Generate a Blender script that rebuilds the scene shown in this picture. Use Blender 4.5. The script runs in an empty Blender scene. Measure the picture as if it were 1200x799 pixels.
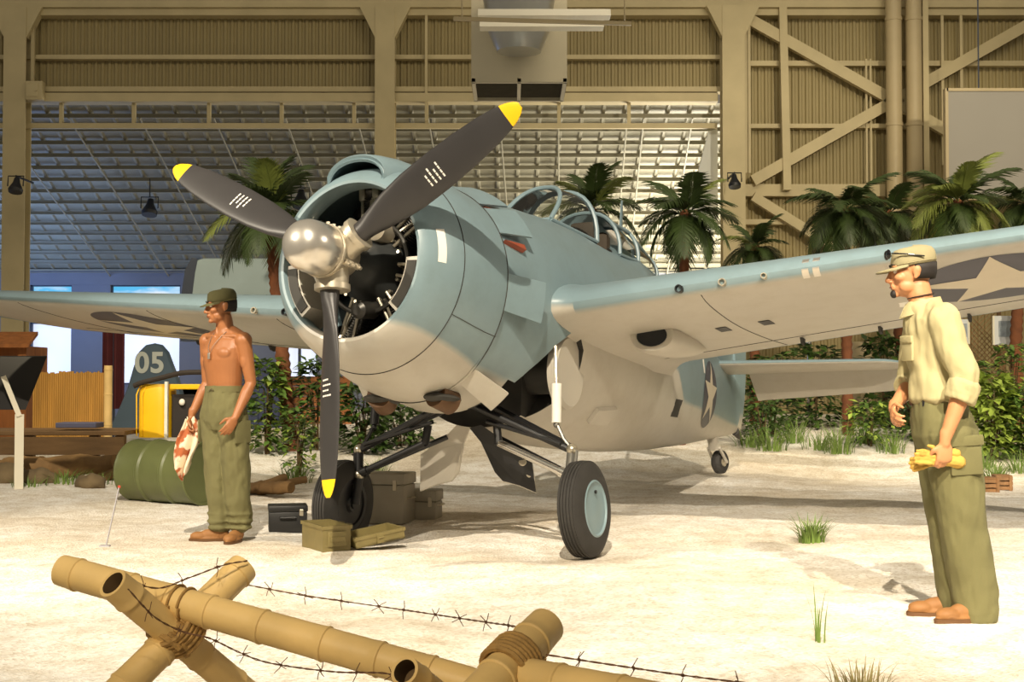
import bpy, bmesh, math, random
from mathutils import Vector, Matrix, Euler, noise
from math import sin, cos, pi, radians as R
random.seed(7)
S = bpy.context.scene
COL = S.collection
# ------------------------------------------------------------------ camera
FPX = 1538.6
TILT = R(1.6)
CAMZ = 1.17
cd = bpy.data.cameras.new('camera'); cam = bpy.data.objects.new('camera', cd); COL.objects.link(cam)
cam.location = (0, 0, CAMZ); cam.rotation_euler = (pi/2 + TILT, 0, 0)
cd.sensor_width = 36; cd.lens = FPX/1200*36; cd.clip_end = 200
S.camera = cam
# ------------------------------------------------------------------ world, lights, exposure
S.view_settings.view_transform = 'Standard'; S.view_settings.look = 'None'
S.view_settings.gamma = 1; S.view_settings.use_curve_mapping = False
S.view_settings.exposure = 0.0
W = bpy.data.worlds.new('world'); S.world = W; W.use_nodes = True
W.node_tree.nodes['Background'].inputs[0].default_value = (1.0, .88, .68, 1)
W.node_tree.nodes['Background'].inputs[1].default_value = .20
def spot(name, loc, aim, power, color, angle=60, blend=.4, size=.15):
    l = bpy.data.lights.new(name, 'SPOT'); l.energy = power; l.color = color
    l.spot_size = R(angle); l.spot_blend = blend; l.shadow_soft_size = size
    o = bpy.data.objects.new(name, l); COL.objects.link(o); o.location = loc
    o.rotation_euler = (Vector(aim)-Vector(loc)).to_track_quat('-Z', 'Y').to_euler()
    return o
def area(name, loc, aim, power, color, sx, sy):
    l = bpy.data.lights.new(name, 'AREA'); l.energy = power; l.color = color
    l.shape = 'RECTANGLE'; l.size = sx; l.size_y = sy
    o = bpy.data.objects.new(name, l); COL.objects.link(o); o.location = loc
    o.rotation_euler = (Vector(aim)-Vector(loc)).to_track_quat('-Z', 'Y').to_euler()
    return o
WARM = (1, .88, .69)
spot('key_spot', (-.6, -3.5, 11.3), (-.2, 9.3, 1.3), 14500, WARM, 40, .6, .08)
spot('sand_spot', (2.4, -4.5, 8.2), (5.0, 8.6, .2), 10500, WARM, 38, .6, .10)
spot('left_spot', (-7.5, 4.5, 5.6), (-2.2, 9.3, .5), 2700, WARM, 42, .6, .10)
spot('right_spot', (9.0, 6.5, 6.0), (1.0, 9.0, .0), 900, WARM, 46, .5, .10)
spot('foreground_fill', (-2.6, -1.5, 4.2), (-.3, 3.9, .3), 1050, (1, .84, .58), 44, .8, .25)  # added fill light to brighten the bamboo, not a fixture of the hall
spot('left_back_fill', (-5.5, 9.5, 7.0), (-5.0, 18.0, 1.2), 2000, (1, .86, .6), 56, .6, .15)  # added fill for the upright wing section and left background
spot('palm_spot', (7.5, 10.0, 7.0), (6.0, 19.0, 2.0), 2600, (1, .86, .6), 70, .5, .15)
area('wall_wash', (5.5, 15.0, 9.5), (5.5, 24.0, 5.0), 350, (1, .86, .60), 10, 1)
area('wall_wash_left', (-7, 14.0, 9.5), (-7, 24.0, 6.5), 120, (1, .86, .60), 10, 1)
area('far_bay_lamp', (4.0, 27.5, 2.2), (2.8, 27.5, 6.0), 640, (1, .92, .75), 5, 2)
area('far_bay_daylight', (-11, 27.0, 2.6), (-7, 29.5, 4.5), 150, (.28, .48, 1), 5, 2)
# ------------------------------------------------------------------ helpers
def at(px, py, D):
    x = (px-600)/FPX*D; y = (py-399.5)/FPX*D
    return Vector((x, D*cos(TILT)+y*sin(TILT), CAMZ+D*sin(TILT)-y*cos(TILT)))
def lin(c): return tuple(((v/255)/12.92 if v/255 <= .04045 else ((v/255+.055)/1.055)**2.4) for v in c)
MATS = {}
def mat(name, rgb, rough=.6, metal=0, var=.12, scale=8, bump=0, bscale=60, spec=.5, stretch=None, trans=0, emit=0, coat=0):
    if name in MATS: return MATS[name]
    m = bpy.data.materials.new(name); m.use_nodes = True; nt = m.node_tree
    b = nt.nodes['Principled BSDF']; c = lin(rgb)
    tc = nt.nodes.new('ShaderNodeTexCoord'); mp = nt.nodes.new('ShaderNodeMapping')
    nt.links.new(tc.outputs['Object'], mp.inputs[0])
    if stretch: mp.inputs['Scale'].default_value = stretch
    n = nt.nodes.new('ShaderNodeTexNoise'); n.inputs['Scale'].default_value = scale; n.inputs['Detail'].default_value = 6
    nt.links.new(mp.outputs[0], n.inputs[0])
    r = nt.nodes.new('ShaderNodeValToRGB')
    r.color_ramp.elements[0].position = .3; r.color_ramp.elements[1].position = .7
    r.color_ramp.elements[0].color = tuple(v*(1-var) for v in c)+(1,)
    r.color_ramp.elements[1].color = tuple(min(1, v*(1+var)) for v in c)+(1,)
    nt.links.new(n.outputs[0], r.inputs[0]); nt.links.new(r.outputs[0], b.inputs['Base Color'])
    b.inputs['Roughness'].default_value = rough; b.inputs['Metallic'].default_value = metal
    b.inputs['Specular IOR Level'].default_value = spec
    if trans: b.inputs['Transmission Weight'].default_value = trans
    if coat: b.inputs['Coat Weight'].default_value = coat; b.inputs['Coat Roughness'].default_value = .15
    if emit:
        nt.links.new(r.outputs[0], b.inputs['Emission Color']); b.inputs['Emission Strength'].default_value = emit
    if bump:
        n2 = nt.nodes.new('ShaderNodeTexNoise'); n2.inputs['Scale'].default_value = bscale; n2.inputs['Detail'].default_value = 4
        nt.links.new(mp.outputs[0], n2.inputs[0])
        bp = nt.nodes.new('ShaderNodeBump'); bp.inputs['Strength'].default_value = bump; bp.inputs['Distance'].default_value = .01
        nt.links.new(n2.outputs[0], bp.inputs['Height']); nt.links.new(bp.outputs[0], b.inputs['Normal'])
    MATS[name] = m; return m
def link(name, me, mats, parent=None):
    o = bpy.data.objects.new(name, me); COL.objects.link(o)
    if not isinstance(mats, (list, tuple)): mats = [mats]
    for m in mats: me.materials.append(m)
    if parent: o.parent = parent
    return o
def tag(o, label=None, cat=None, group=None, kind=None):
    if label: o['label'] = label
    if cat: o['category'] = cat
    if group: o['group'] = group
    if kind: o['kind'] = kind
    return o
def empty(name, loc=(0, 0, 0), rz=0, label=None, cat=None, group=None):
    o = bpy.data.objects.new(name, None); COL.objects.link(o); o.location = loc; o.rotation_euler = (0, 0, rz)
    o.empty_display_size = .1
    return tag(o, label, cat, group)
def copy_tree(o, parent=None):
    c = o.copy(); COL.objects.link(c)
    if parent: c.parent = parent
    for ch in list(o.children): copy_tree(ch, c)
    return c
def frame_of(d):
    d = Vector(d).normalized(); u = Vector((0, 0, 1)) if abs(d.z) < .9 else Vector((1, 0, 0))
    a = d.cross(u).normalized(); b = a.cross(d).normalized(); return a, b
class MB:
    def __init__(s): s.bm = bmesh.new(); s.mi = 0
    def face(s, vs):
        try: f = s.bm.faces.new(vs); f.material_index = s.mi; return f
        except ValueError: return None
    def v(s, p): return s.bm.verts.new(p)
    def rings(s, rings, closed=True, cap0=True, cap1=True):
        L = [[s.v(p) for p in r] for r in rings]
        n = len(L[0])
        for a, b in zip(L, L[1:]):
            for i in range(n if closed else n-1):
                j = (i+1) % n; s.face([a[i], a[j], b[j], b[i]])
        if cap0: s.face(list(reversed(L[0])))
        if cap1: s.face(L[-1])
        return s
    def tube(s, pts, rad, n=12, cap=True):
        pts = [Vector(p) for p in pts]
        if not isinstance(rad, (list, tuple)): rad = [rad]*len(pts)
        rs = []; a = None
        for i, p in enumerate(pts):
            d = (pts[min(i+1, len(pts)-1)]-pts[max(i-1, 0)])
            if d.length < 1e-9: d = Vector((0, 0, 1))
            d.normalize()
            if a is None: a, b = frame_of(d)
            else:
                a = (a-d*a.dot(d)); a.normalize(); b = a.cross(d).normalized()
            rs.append([p+(a*cos(2*pi*k/n)+b*sin(2*pi*k/n))*rad[i] for k in range(n)])
        return s.rings(rs, True, cap, cap)
    def box(s, c, size, rot=None, bev=0):
        c = Vector(c); h = Vector(size)/2; M = rot or Matrix.Identity(3)
        t = bmesh.new(); bmesh.ops.create_cube(t, size=1)
        for v in t.verts: v.co = Vector((v.co.x*size[0], v.co.y*size[1], v.co.z*size[2]))
        if bev: bmesh.ops.bevel(t, geom=t.edges[:], offset=bev, segments=2, profile=.5, affect='EDGES')
        for v in t.verts: v.co = M @ v.co + c
        return s.merge(t)
    def merge(s, t):
        mp = {v: s.v(v.co) for v in t.verts}
        for f in t.faces: s.face([mp[v] for v in f.verts])
        t.free(); return s
    def ell(s, c, r, rot=None, u=16, w=10):
        t = bmesh.new(); bmesh.ops.create_uvsphere(t, u_segments=u, v_segments=w, radius=1)
        if not isinstance(r, (list, tuple)): r = (r, r, r)
        M = rot or Matrix.Identity(3); c = Vector(c)
        for v in t.verts: v.co = M @ Vector((v.co.x*r[0], v.co.y*r[1], v.co.z*r[2])) + c
        return s.merge(t)
    def lathe(s, prof, o=(0, 0, 0), axis=(0, 0, 1), n=32, cap=True):
        a, b = frame_of(axis); d = Vector(axis).normalized(); o = Vector(o)
        return s.rings([[o+d*h+(a*cos(2*pi*k/n)+b*sin(2*pi*k/n))*max(r, 1e-4) for k in range(n)] for h, r in prof], True, cap, cap)
    def prism(s, poly, ext):
        ext = Vector(ext); a = [Vector(p) for p in poly]
        return s.rings([a, [p+ext for p in a]])
    def bar(s, p, q, w, h):
        p = Vector(p); q = Vector(q); a, b = frame_of(q-p)
        return s.rings([[o+a*(i*w/2)+b*(j*h/2) for i, j in ((-1, -1), (1, -1), (1, 1), (-1, 1))] for o in (p, q)])
    def build(s, name, mats, parent=None, smooth=35, recalc=True):
        bm = s.bm
        if recalc: bmesh.ops.recalc_face_normals(bm, faces=bm.faces[:])
        me = bpy.data.meshes.new(name); bm.to_mesh(me); bm.free()
        if smooth:
            me.polygons.foreach_set('use_smooth', [True]*len(me.polygons))
            me.set_sharp_from_angle(angle=R(smooth))
        return link(name, me, mats, parent)
def evaluated(o):
    dg = bpy.context.evaluated_depsgraph_get(); dg.update()
    me = bpy.data.meshes.new_from_object(o.evaluated_get(dg)); return me
def remeshed(mb, voxel, smooth=3, fn=None):
    """closed overlapping shapes -> one continuous skin"""
    bm = mb.bm; bmesh.ops.recalc_face_normals(bm, faces=bm.faces[:])
    me = bpy.data.meshes.new('tmp'); bm.to_mesh(me); bm.free()
    o = bpy.data.objects.new('tmp', me); COL.objects.link(o)
    m = o.modifiers.new('r', 'REMESH'); m.mode = 'VOXEL'; m.voxel_size = voxel; m.use_smooth_shade = True
    if smooth:
        k = o.modifiers.new('s', 'SMOOTH'); k.iterations = smooth; k.factor = .5
    out = evaluated(o); bpy.data.objects.remove(o); bpy.data.meshes.remove(me)
    if fn:
        cn = [(v.co.copy(), v.normal.copy()) for v in out.vertices]
        for v, (c_, n_) in zip(out.vertices, cn): v.co = fn(c_, n_)
        out.update()
    out.polygons.foreach_set('use_smooth', [True]*len(out.polygons))
    return out
def cut(o, cutters):
    """boolean holes, applied at once; the cutters are deleted"""
    ms = []
    for c in cutters:
        m = o.modifiers.new('b', 'BOOLEAN'); m.object = c; m.operation = 'DIFFERENCE'; m.solver = 'EXACT'; ms.append(m)
    me = evaluated(o); o.modifiers.clear(); old = o.data; o.data = me
    for c in cutters: bpy.data.objects.remove(c)
    me.polygons.foreach_set('use_smooth', [True]*len(me.polygons)); me.set_sharp_from_angle(angle=R(35))
    return o
def crom(pts, n=8):
    """Catmull-Rom through points"""
    P = [Vector(p) for p in pts]; P = [P[0]*2-P[1]]+P+[P[-1]*2-P[-2]]; out = []
    for i in range(1, len(P)-2):
        for k in range(n):
            t = k/n; a, b, c, d = P[i-1:i+3]
            out.append(.5*((2*b)+(c-a)*t+(2*a-5*b+4*c-d)*t*t+(3*b-a-3*c+d)*t**3))
    out.append(P[-2]); return out
def interp(tab, x):
    """piecewise smooth table lookup, rows sorted by first column"""
    if x <= tab[0][0]: return tab[0][1:]
    for a, b in zip(tab, tab[1:]):
        if x <= b[0]:
            t = (x-a[0])/(b[0]-a[0]); return tuple(u+(v-u)*t for u, v in zip(a[1:], b[1:]))
    return tab[-1][1:]
def sstep(a, b, x):
    t = min(1, max(0, (x-a)/(b-a))); return t*t*(3-2*t)
# ------------------------------------------------------------------ ground of coral sand
HUM = [(.5, 8.87, -.045, .5), (-1.26, 9.75, -.10, .5), (-2.05, 9.4, .0, .6), (2.05, 6.3, .02, .6), (2.3, 14.6, .06, .8)]
def gz(x, y, fine=True):
    z = .50*sstep(14.2, 19.5, y)*sstep(-7.0, -2.5, x+.0*y) + .10*sstep(10.5, 14.5, y)*(1-sstep(-5, -2.5, x))
    w = 1
    for hx, hy, hz, r in HUM:
        k = math.exp(-((x-hx)**2+(y-hy)**2)/(r*r)); z = z*(1-k)+hz*k
        w -= k*.9
    if fine:
        w = max(w, .1)
        z += w*(.03*noise.noise(Vector((x*.7, y*.7, 0)))+.018*noise.noise(Vector((x*2.5, y*2.5, 3))))+.006*noise.noise(Vector((x*9, y*9, 5)))
    return z
def make_ground():
    ys = []; y = 2.0
    while y < 32: ys.append(y); y += .035+.007*(y-2)
    nx = 230; mb = MB(); L = []
    for y in ys:
        w = max(4.5, y*.62)+1
        L.append([mb.v((x, y, gz(x, y))) for x in [(-w+2*w*i/nx) for i in range(nx+1)]])
    for a, b in zip(L, L[1:]):
        for i in range(nx): mb.face([a[i], a[i+1], b[i+1], b[i]])
    m = bpy.data.materials.new('coral_sand'); m.use_nodes = True; nt = m.node_tree; b = nt.nodes['Principled BSDF']
    tc = nt.nodes.new('ShaderNodeTexCoord')
    def nz(s, d=4):
        n = nt.nodes.new('ShaderNodeTexNoise'); n.inputs['Scale'].default_value = s; n.inputs['Detail'].default_value = d
        nt.links.new(tc.outputs['Object'], n.inputs[0]); return n
    big, mid, small = nz(.5, 5), nz(5, 6), nz(120, 3)
    vor = nt.nodes.new('ShaderNodeTexVoronoi'); vor.inputs['Scale'].default_value = 55
    nt.links.new(tc.outputs['Object'], vor.inputs[0])
    def ramp(src, p0, c0, p1, c1):
        r = nt.nodes.new('ShaderNodeValToRGB'); r.color_ramp.elements[0].position = p0; r.color_ramp.elements[1].position = p1
        r.color_ramp.elements[0].color = lin(c0)+(1,); r.color_ramp.elements[1].color = lin(c1)+(1,)
        nt.links.new(src, r.inputs[0]); return r
    r1 = ramp(mid.outputs[0], .32, (230, 222, 208), .62, (252, 249, 243))
    r2 = ramp(vor.outputs['Color'], .1, (214, 205, 192), .55, (255, 255, 255))
    r3 = ramp(big.outputs[0], .38, (226, 214, 194), .55, (255, 255, 255))
    def mul(a, c, f):
        x = nt.nodes.new('ShaderNodeMix'); x.data_type = 'RGBA'; x.blend_type = 'MULTIPLY'; x.inputs[0].default_value = f
        nt.links.new(a, x.inputs[6]); nt.links.new(c, x.inputs[7]); return x.outputs[2]
    c = mul(mul(r1.outputs[0], r2.outputs[0], .7), r3.outputs[0], .6)
    nt.links.new(c, b.inputs['Base Color']); b.inputs['Roughness'].default_value = .95; b.inputs['Specular IOR Level'].default_value = .15
    ad = nt.nodes.new('ShaderNodeMath'); ad.operation = 'ADD'
    nt.links.new(vor.outputs['Distance'], ad.inputs[0]); nt.links.new(small.outputs[0], ad.inputs[1])
    bp = nt.nodes.new('ShaderNodeBump'); bp.inputs['Strength'].default_value = .6; bp.inputs['Distance'].default_value = .015
    nt.links.new(ad.outputs[0], bp.inputs['Height']); nt.links.new(bp.outputs[0], b.inputs['Normal'])
    tag(mb.build('floor', m, smooth=180), kind='structure')
make_ground()
# ------------------------------------------------------------------ hangar
YW = 24.0
def wx(px): return (px-600)/FPX*YW
def wz(py): return CAMZ+YW*math.tan(TILT)-(py-399.5)/FPX*YW/cos(TILT)
def struct(o): o['kind'] = 'structure'; return o
M_corr = mat('corrugated_steel', (152, 138, 98), .6, 0, .10, .5, .1, 30)
M_steel = mat('cream_steel', (186, 172, 134), .55, 0, .08, 2)
def corrugated(name, x0, x1, z0, z1, y, pitch=.125, dep=.03):
    mb = MB(); xs = []; x = x0; k = 0
    prof = ((0, 0), (.35, 0), (.5, 1), (.85, 1))
    while x < x1:
        for f, d in prof: xs.append((x+f*pitch, y-d*dep))
        x += pitch
    lo = [mb.v((a, b, z0)) for a, b in xs]; hi = [mb.v((a, b, z1)) for a, b in xs]
    lo2 = [mb.v((a, b+.02, z0)) for a, b in xs]; hi2 = [mb.v((a, b+.02, z1)) for a, b in xs]
    for i in range(len(xs)-1):
        mb.face([lo[i], lo[i+1], hi[i+1], hi[i]]); mb.face([lo2[i+1], lo2[i], hi2[i], hi2[i+1]])
        mb.face([lo[i+1], lo[i], lo2[i], lo2[i+1]])
    return struct(mb.build(name, M_corr, smooth=20, recalc=False))
corrugated('wall_back', wx(-160), wx(862), wz(104), 9.2, YW)
corrugated('wall_right', wx(862), wx(1400), -.1, 9.2, YW)
def beam(name, p, q, w, h, m=M_steel): return struct(MB().bar(p, q, w, h).build(name, m, smooth=0))
yb = YW-.12
def hbeam(name, x0, x1, py0, py1, d=.16, y=yb):
    return beam(name, (wx(x0), y, (wz(py0)+wz(py1))/2), (wx(x1), y, (wz(py0)+wz(py1))/2), d, abs(wz(py0)-wz(py1)))
def flanged(name, x0, x1, z0, z1, y, m=M_steel):
    """rolled column: two flanges and a web, seen flange on, with a haunch under the roof beam"""
    mb = MB(); xa, xb = wx(x0), wx(x1); c = (xa+xb)/2
    mb.box((c, y-.18, (z0+z1)/2), (xb-xa, .03, z1-z0)); mb.box((c, y+.1, (z0+z1)/2), (xb-xa, .03, z1-z0)); mb.box((c, y-.04, (z0+z1)/2), (.03, .25, z1-z0))
    for s in (-1, 1):
        e = xb if s > 0 else xa
        mb.prism([(e, y-.18, wz(12)), (e, y-.18, wz(48)), (e+s*.2, y-.18, wz(22)), (e+s*.28, y-.18, wz(12))], (0, .2, 0))
    return struct(mb.build(name, m, smooth=0))
hbeam('roof_beam', -160, 1400, -12, 12, .5)
hbeam('roof_flange', -160, 1400, 12, 20, .34)
for a, b in ((65, 70),): hbeam('wall_girt', -160, 860, a, b)
hbeam('header_girt', -160, 860, 103, 109, .24); hbeam('header_beam', -160, 840, 111, 121, .34); hbeam('lower_rail', -160, 840, 145, 151, .10)
for x in (72, 157, 245, 330, 415, 500, 655, 737): hbeam('rail_post', x-2, x+2, 121, 146, .08)
for x0, x1 in ((10, 36), (441, 464)): flanged('column', x0, x1, .1, wz(12), YW-.2)
flanged('column', 843, 869, .1, wz(12), YW-.3)
hbeam('wall_girt', 869, 1400, 72, 78); hbeam('wall_girt', 869, 1400, 146, 151)
hbeam('bracing_beam', 869, 1035, 217, 231, .2); hbeam('bracing_beam', 860, 920, 258, 264, .2)
def diag(x0, y0, x1, y1, w=.2): return beam('diagonal_brace', (wx(x0), YW-.28, wz(y0)), (wx(x1), YW-.28, wz(y1)), .12, w)
diag(876, 25, 1132, 171); diag(1200, 32, 880, 214); diag(880, 232, 975, 292, .17)
beam('bracing_post', (wx(915), YW-.3, wz(0)), (wx(919), YW-.3, wz(225)), .14, .14)
for x in (1014, 1019): beam('conduit', (wx(x), YW-.2, wz(70)), (wx(x), YW-.2, wz(215)), .035, .035)
for x in (872, 876): beam('conduit', (wx(x), YW-.3, wz(25)), (wx(x), YW-.3, wz(205)), .05, .05)
for x, a, b in ((1102, 0, 195), (1124, 0, 105)): beam('conduit', (wx(x), YW-.25, wz(a)), (wx(x), YW-.25, wz(b)), .05, .05)
beam('conduit', (wx(500), YW-.25, wz(0)), (wx(500), YW-.25, wz(143)), .05, .05)
beam('conduit', (wx(41), YW-.25, wz(12)), (wx(41), YW-.25, wz(99)), .06, .06)
M_pipe = mat('painted_pipe', (178, 162, 128), .5, 0, .05, 2)
def duct_pipe(px0, px1, label):
    r = (wx(px1)-wx(px0))/2; c = (wx(px0)+wx(px1))/2; mb = MB()
    prof = [(0, r)]
    for h in (1.9, 3.8, 5.7, 7.6): prof += [(h-.03, r), (h-.03, r+.012), (h+.03, r+.012), (h+.03, r)]
    mb.lathe(prof+[(9.2, r)], (c, YW-.6, 0), (0, 0, 1), 24)
    tag(mb.build('vertical_pipe', M_pipe), label, 'pipe', None)
duct_pipe(1030, 1048, 'left of the two thick cream vertical pipes against the braced wall')
duct_pipe(1053, 1071, 'right of the two thick cream vertical pipes against the braced wall')
beam('conduit', (wx(1075), YW-.6, wz(0)), (wx(1075), YW-.6, wz(230)), .1, .1)
for x, zt in ((1031, 0),): pass
# electrical box on the left column
mb = MB(); mb.box((wx(46.5), YW-.35, wz(110)), (wx(57)-wx(37), .18, wz(99)-wz(121)), bev=.02); mb.box((wx(45), YW-.45, wz(110)), (.22, .02, .24), bev=.008); mb.tube([(wx(50), YW-.46, wz(111)), (wx(50), YW-.49, wz(111))], .015)
tag(mb.build('junction_box', M_steel), 'cream square electrical box beside the far left column', 'electrical box')
# bay beyond the header: roof slope, purlins, rafters, far wall
RY0, RZ0, RY1, RZ1 = 24.25, 6.55, 30.6, 4.02
RZ0 = wz(130); RZ1 = RZ0-.394*(RY1-RY0)
def rz_(y): return RZ0-(RZ0-RZ1)*(y-RY0)/(RY1-RY0)
M_roof = mat('roof_sheet', (156, 152, 134), .5, 0, .12, .8, .1, 20)
mb = MB(); xs = [-16+.4*i for i in range(57)]
top = []
for x in xs:
    for d, h in ((0, 0), (.06, 0), (.09, .04), (.13, .04), (.16, 0)):
        top.append((x+d, h))
A = [mb.v((x, RY0-.1, rz_(RY0-.1)+.16-h)) for x, h in top]; B = [mb.v((x, RY1, rz_(RY1)+.16-h)) for x, h in top]
for i in range(len(top)-1): mb.face([A[i], B[i], B[i+1], A[i+1]])
struct(mb.build('ceiling', M_roof, smooth=20, recalc=False))
M_purl = mat('purlin_paint', (150, 146, 128), .5, 0, .05, 2)
for i in range(15):
    y = RY0+.15+i*(RY1-RY0-.25)/14
    mb = MB(); z = rz_(y)+.05
    mb.box((-4.6, y, z+.02), (23, .03, .08)); mb.box((-4.6, y-.03, z-.02), (23, .06, .012))
    struct(mb.build('purlin', M_purl, smooth=0))
for px in (-15, 72, 157, 245, 330, 415, 500, 585, 655, 737, 757, 815):
    x = wx(px); t = random.uniform(-.1, .1)
    struct(MB().tube([(x, RY0, rz_(RY0)-.06), (x*1.0+.25, RY1, rz_(RY1)-.06)], .017, 6).build('tie_rod', M_purl))
M_farw = mat('far_wall_paint', (120, 124, 136), .7, 0, .15, .6)
M_dark = mat('dark_blue_steel', (52, 60, 78), .5, 0, .1, 3)
def fx(px, Y=RY1): return (px-600)/FPX*Y
def fz(py, Y=RY1): return CAMZ+Y*math.tan(TILT)-(py-399.5)/FPX*Y
def fwall(name, x0, x1, y0, y1, dy=.2, m=M_farw, Y=RY1):
    return struct(MB().box(((fx(x0)+fx(x1))/2, Y, (fz(y0)+fz(y1))/2), (fx(x1)-fx(x0), dy, fz(y0)-fz(y1))).build(name, m, smooth=0))
fwall('wall_far', -120, 1000, 318, 334, .25)
fwall('wall_far', -120, 36, 334, 520); fwall('wall_far', 85, 130, 334, 520); fwall('wall_far', 212, 330, 334, 520); fwall('wall_far', 372, 1000, 334, 520)
fwall('wall_far', 36, 85, 440, 520); fwall('wall_far', 130, 372, 450, 520)
# sky seen through the far windows
msky = bpy.data.materials.new('window_daylight'); msky.use_nodes = True; nt = msky.node_tree
b = nt.nodes['Principled BSDF']; tc = nt.nodes.new('ShaderNodeTexCoord'); n = nt.nodes.new('ShaderNodeTexNoise'); n.inputs['Scale'].default_value = 1.1; n.inputs['Detail'].default_value = 5
mp = nt.nodes.new('ShaderNodeMapping'); mp.inputs['Scale'].default_value = (.6, 1, 2.0); nt.links.new(tc.outputs['Object'], mp.inputs[0]); nt.links.new(mp.outputs[0], n.inputs[0])
r = nt.nodes.new('ShaderNodeValToRGB'); r.color_ramp.elements[0].position = .48; r.color_ramp.elements[1].position = .62
r.color_ramp.elements[0].color = lin((92, 190, 240))+(1,); r.color_ramp.elements[1].color = lin((235, 245, 255))+(1,)
nt.links.new(n.outputs[0], r.inputs[0]); b.inputs['Base Color'].default_value = (0, 0, 0, 1); nt.links.new(r.outputs[0], b.inputs['Emission Color']); b.inputs['Emission Strength'].default_value = 1.0
mhaze = mat('hazy_daylight', (214, 222, 240), .8, 0, .08, 1, emit=1.0)
def window(i, x0, x1, y0, y1, nm):
    o = struct(MB().box(((fx(x0)+fx(x1))/2, RY1+.35, (fz(y0)+fz(y1))/2), (fx(x1)-fx(x0)+.5, .02, fz(y0)-fz(y1)+.5)).build('window_%d' % i, msky, smooth=0))
    struct(MB().box(((fx(x0)+fx(x1))/2, RY1+.25, (fz(385)+fz(y1))/2), (fx(x1)-fx(x0)+.3, .02, fz(385)-fz(y1)+.3)).build('window_%d' % (i+3), mhaze, smooth=0))
    mb = MB(); y = RY1+.02
    for k in range(nm+1):
        x = fx(x0+(x1-x0)*k/nm); mb.box((x, y, (fz(y0)+fz(y1))/2), (.06, .1, fz(y0)-fz(y1)))
    for yy in (y0, 378, y1): mb.box(((fx(x0)+fx(x1))/2, y, fz(yy)), (fx(x1)-fx(x0), .1, .06))
    mb.build('window_frame', M_dark, o, smooth=0)
window(1, 36, 85, 334, 440, 1); window(2, 130, 212, 334, 450, 1); window(3, 330, 372, 334, 450, 2)
# white end wall beyond the right column and panel board
M_white = mat('white_board', (205, 208, 208), .7, 0, .03, 1)
mb = MB(); Y2 = 24.02
mb.prism([(fx(801, Y2), Y2, fz(268, Y2)), (fx(842, Y2), Y2, fz(268, Y2)), (fx(842, Y2), Y2, fz(150, Y2)), (fx(832, Y2), Y2, fz(152, Y2))], (0, .1, 0))
struct(mb.build('wall_gable', M_white, smooth=0))
mb = MB(); Yp = 21.5
mb.box(((fx(1111, Yp)+fx(1290, Yp))/2, Yp, (fz(104, Yp)+fz(232, Yp))/2), (fx(1290, Yp)-fx(1111, Yp), .08, fz(104, Yp)-fz(232, Yp)), bev=.01)
pb = tag(mb.build('projection_screen', mat('grey_screen', (150, 146, 140), .7, 0, .03, 1), smooth=0), 'large plain grey rectangular screen above the palms at right', 'screen')
mb = MB()
for s in (1111, 1290): mb.box((fx(s, Yp), Yp, (fz(104, Yp)+fz(232, Yp))/2), (.05, .12, fz(104, Yp)-fz(232, Yp)+.05))
for s in (104, 232): mb.box(((fx(1111, Yp)+fx(1290, Yp))/2, Yp, fz(s, Yp)), (fx(1290, Yp)-fx(1111, Yp), .12, .05))
mb.build('frame', M_pipe, pb, smooth=0)
for px in (1150, 1260): MB().tube([(fx(px, Yp), Yp, fz(104, Yp)), (fx(px, Yp), Yp, 9)], .012, 6).build('cable', M_dark, pb)
# ------------------------------------------------------------------ air handling unit and hanging fluorescent light
YD = 18.0
def dx(px): return (px-600)/FPX*YD
def dz(py, Y=YD): return CAMZ+Y*math.tan(TILT)-(py-399.5)/FPX*Y
M_duct = mat('duct_paint', (205, 196, 172), .45, 0, .04, 2)
ah = empty('air_duct', ((dx(550)+dx(665))/2, YD, dz(95)), 0, 'large cream box air duct with grille hanging above the propeller', 'duct')
def to(o): 
    o.matrix_parent_inverse = Matrix.Translation(-o.parent.location); return o
mb = MB(); xa, xb, za, zb = dx(552), dx(665), dz(94), dz(-30)
dp = 1.25
mb.rings([[(xa, YD, za), (xb, YD, za), (xb, YD+dp, za), (xa, YD+dp, za)], [(xa, YD, zb), (xb, YD, zb), (xb, YD+dp, zb), (xa, YD+dp, zb)]], cap0=False)
mb.rings([[(xa+.03, YD+.03, za), (xb-.03, YD+.03, za), (xb-.03, YD+dp-.03, za), (xa+.03, YD+dp-.03, za)], [(xa+.03, YD+.03, za+.3), (xb-.03, YD+.03, za+.3), (xb-.03, YD+dp-.03, za+.3), (xa+.03, YD+dp-.03, za+.3)]], cap0=False)
to(mb.build('duct_body', M_duct, ah, smooth=0))
mb = MB()
for s in (xa+.03, xb-.03, (xa+xb)/2): mb.box((s, YD+dp/2, za+.02), (.05, dp, .06))
for s in (.03, dp-.03): mb.box(((xa+xb)/2, YD+s, za+.02), (xb-xa, .05, .06))
to(mb.build('grille_frame', M_duct, ah, smooth=0))
mb = MB()
for k in range(14): mb.box(((xa+xb)/2, YD+.1+k*(dp-.2)/13, za+.06), (xb-xa-.1, .012, .06), Matrix.Rotation(.6, 3, 'X'))
to(mb.build('grille', mat('grille_dark', (70, 64, 50), .6), ah, smooth=0))
mb = MB(); mb.lathe([(0, .0), (.0, .30), (.28, .42), (.8, .50)], (dx(608), YD-.36, dz(66)), (0, 0, 1), 32)
to(mb.build('round_duct', mat('galvanized', (190, 190, 186), .3, .7, .08, 3), ah))
def dx(px, Y=16.6): return (px-600)/FPX*Y
fl = empty('fluorescent_light', (dx(635), 16.6, dz(18, 16.6)), 0, 'long white hanging twin fluorescent fixture in front of the air duct', 'light')
M_tube = mat('fixture_white', (235, 230, 215), .4, 0, .02, 3)
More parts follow.
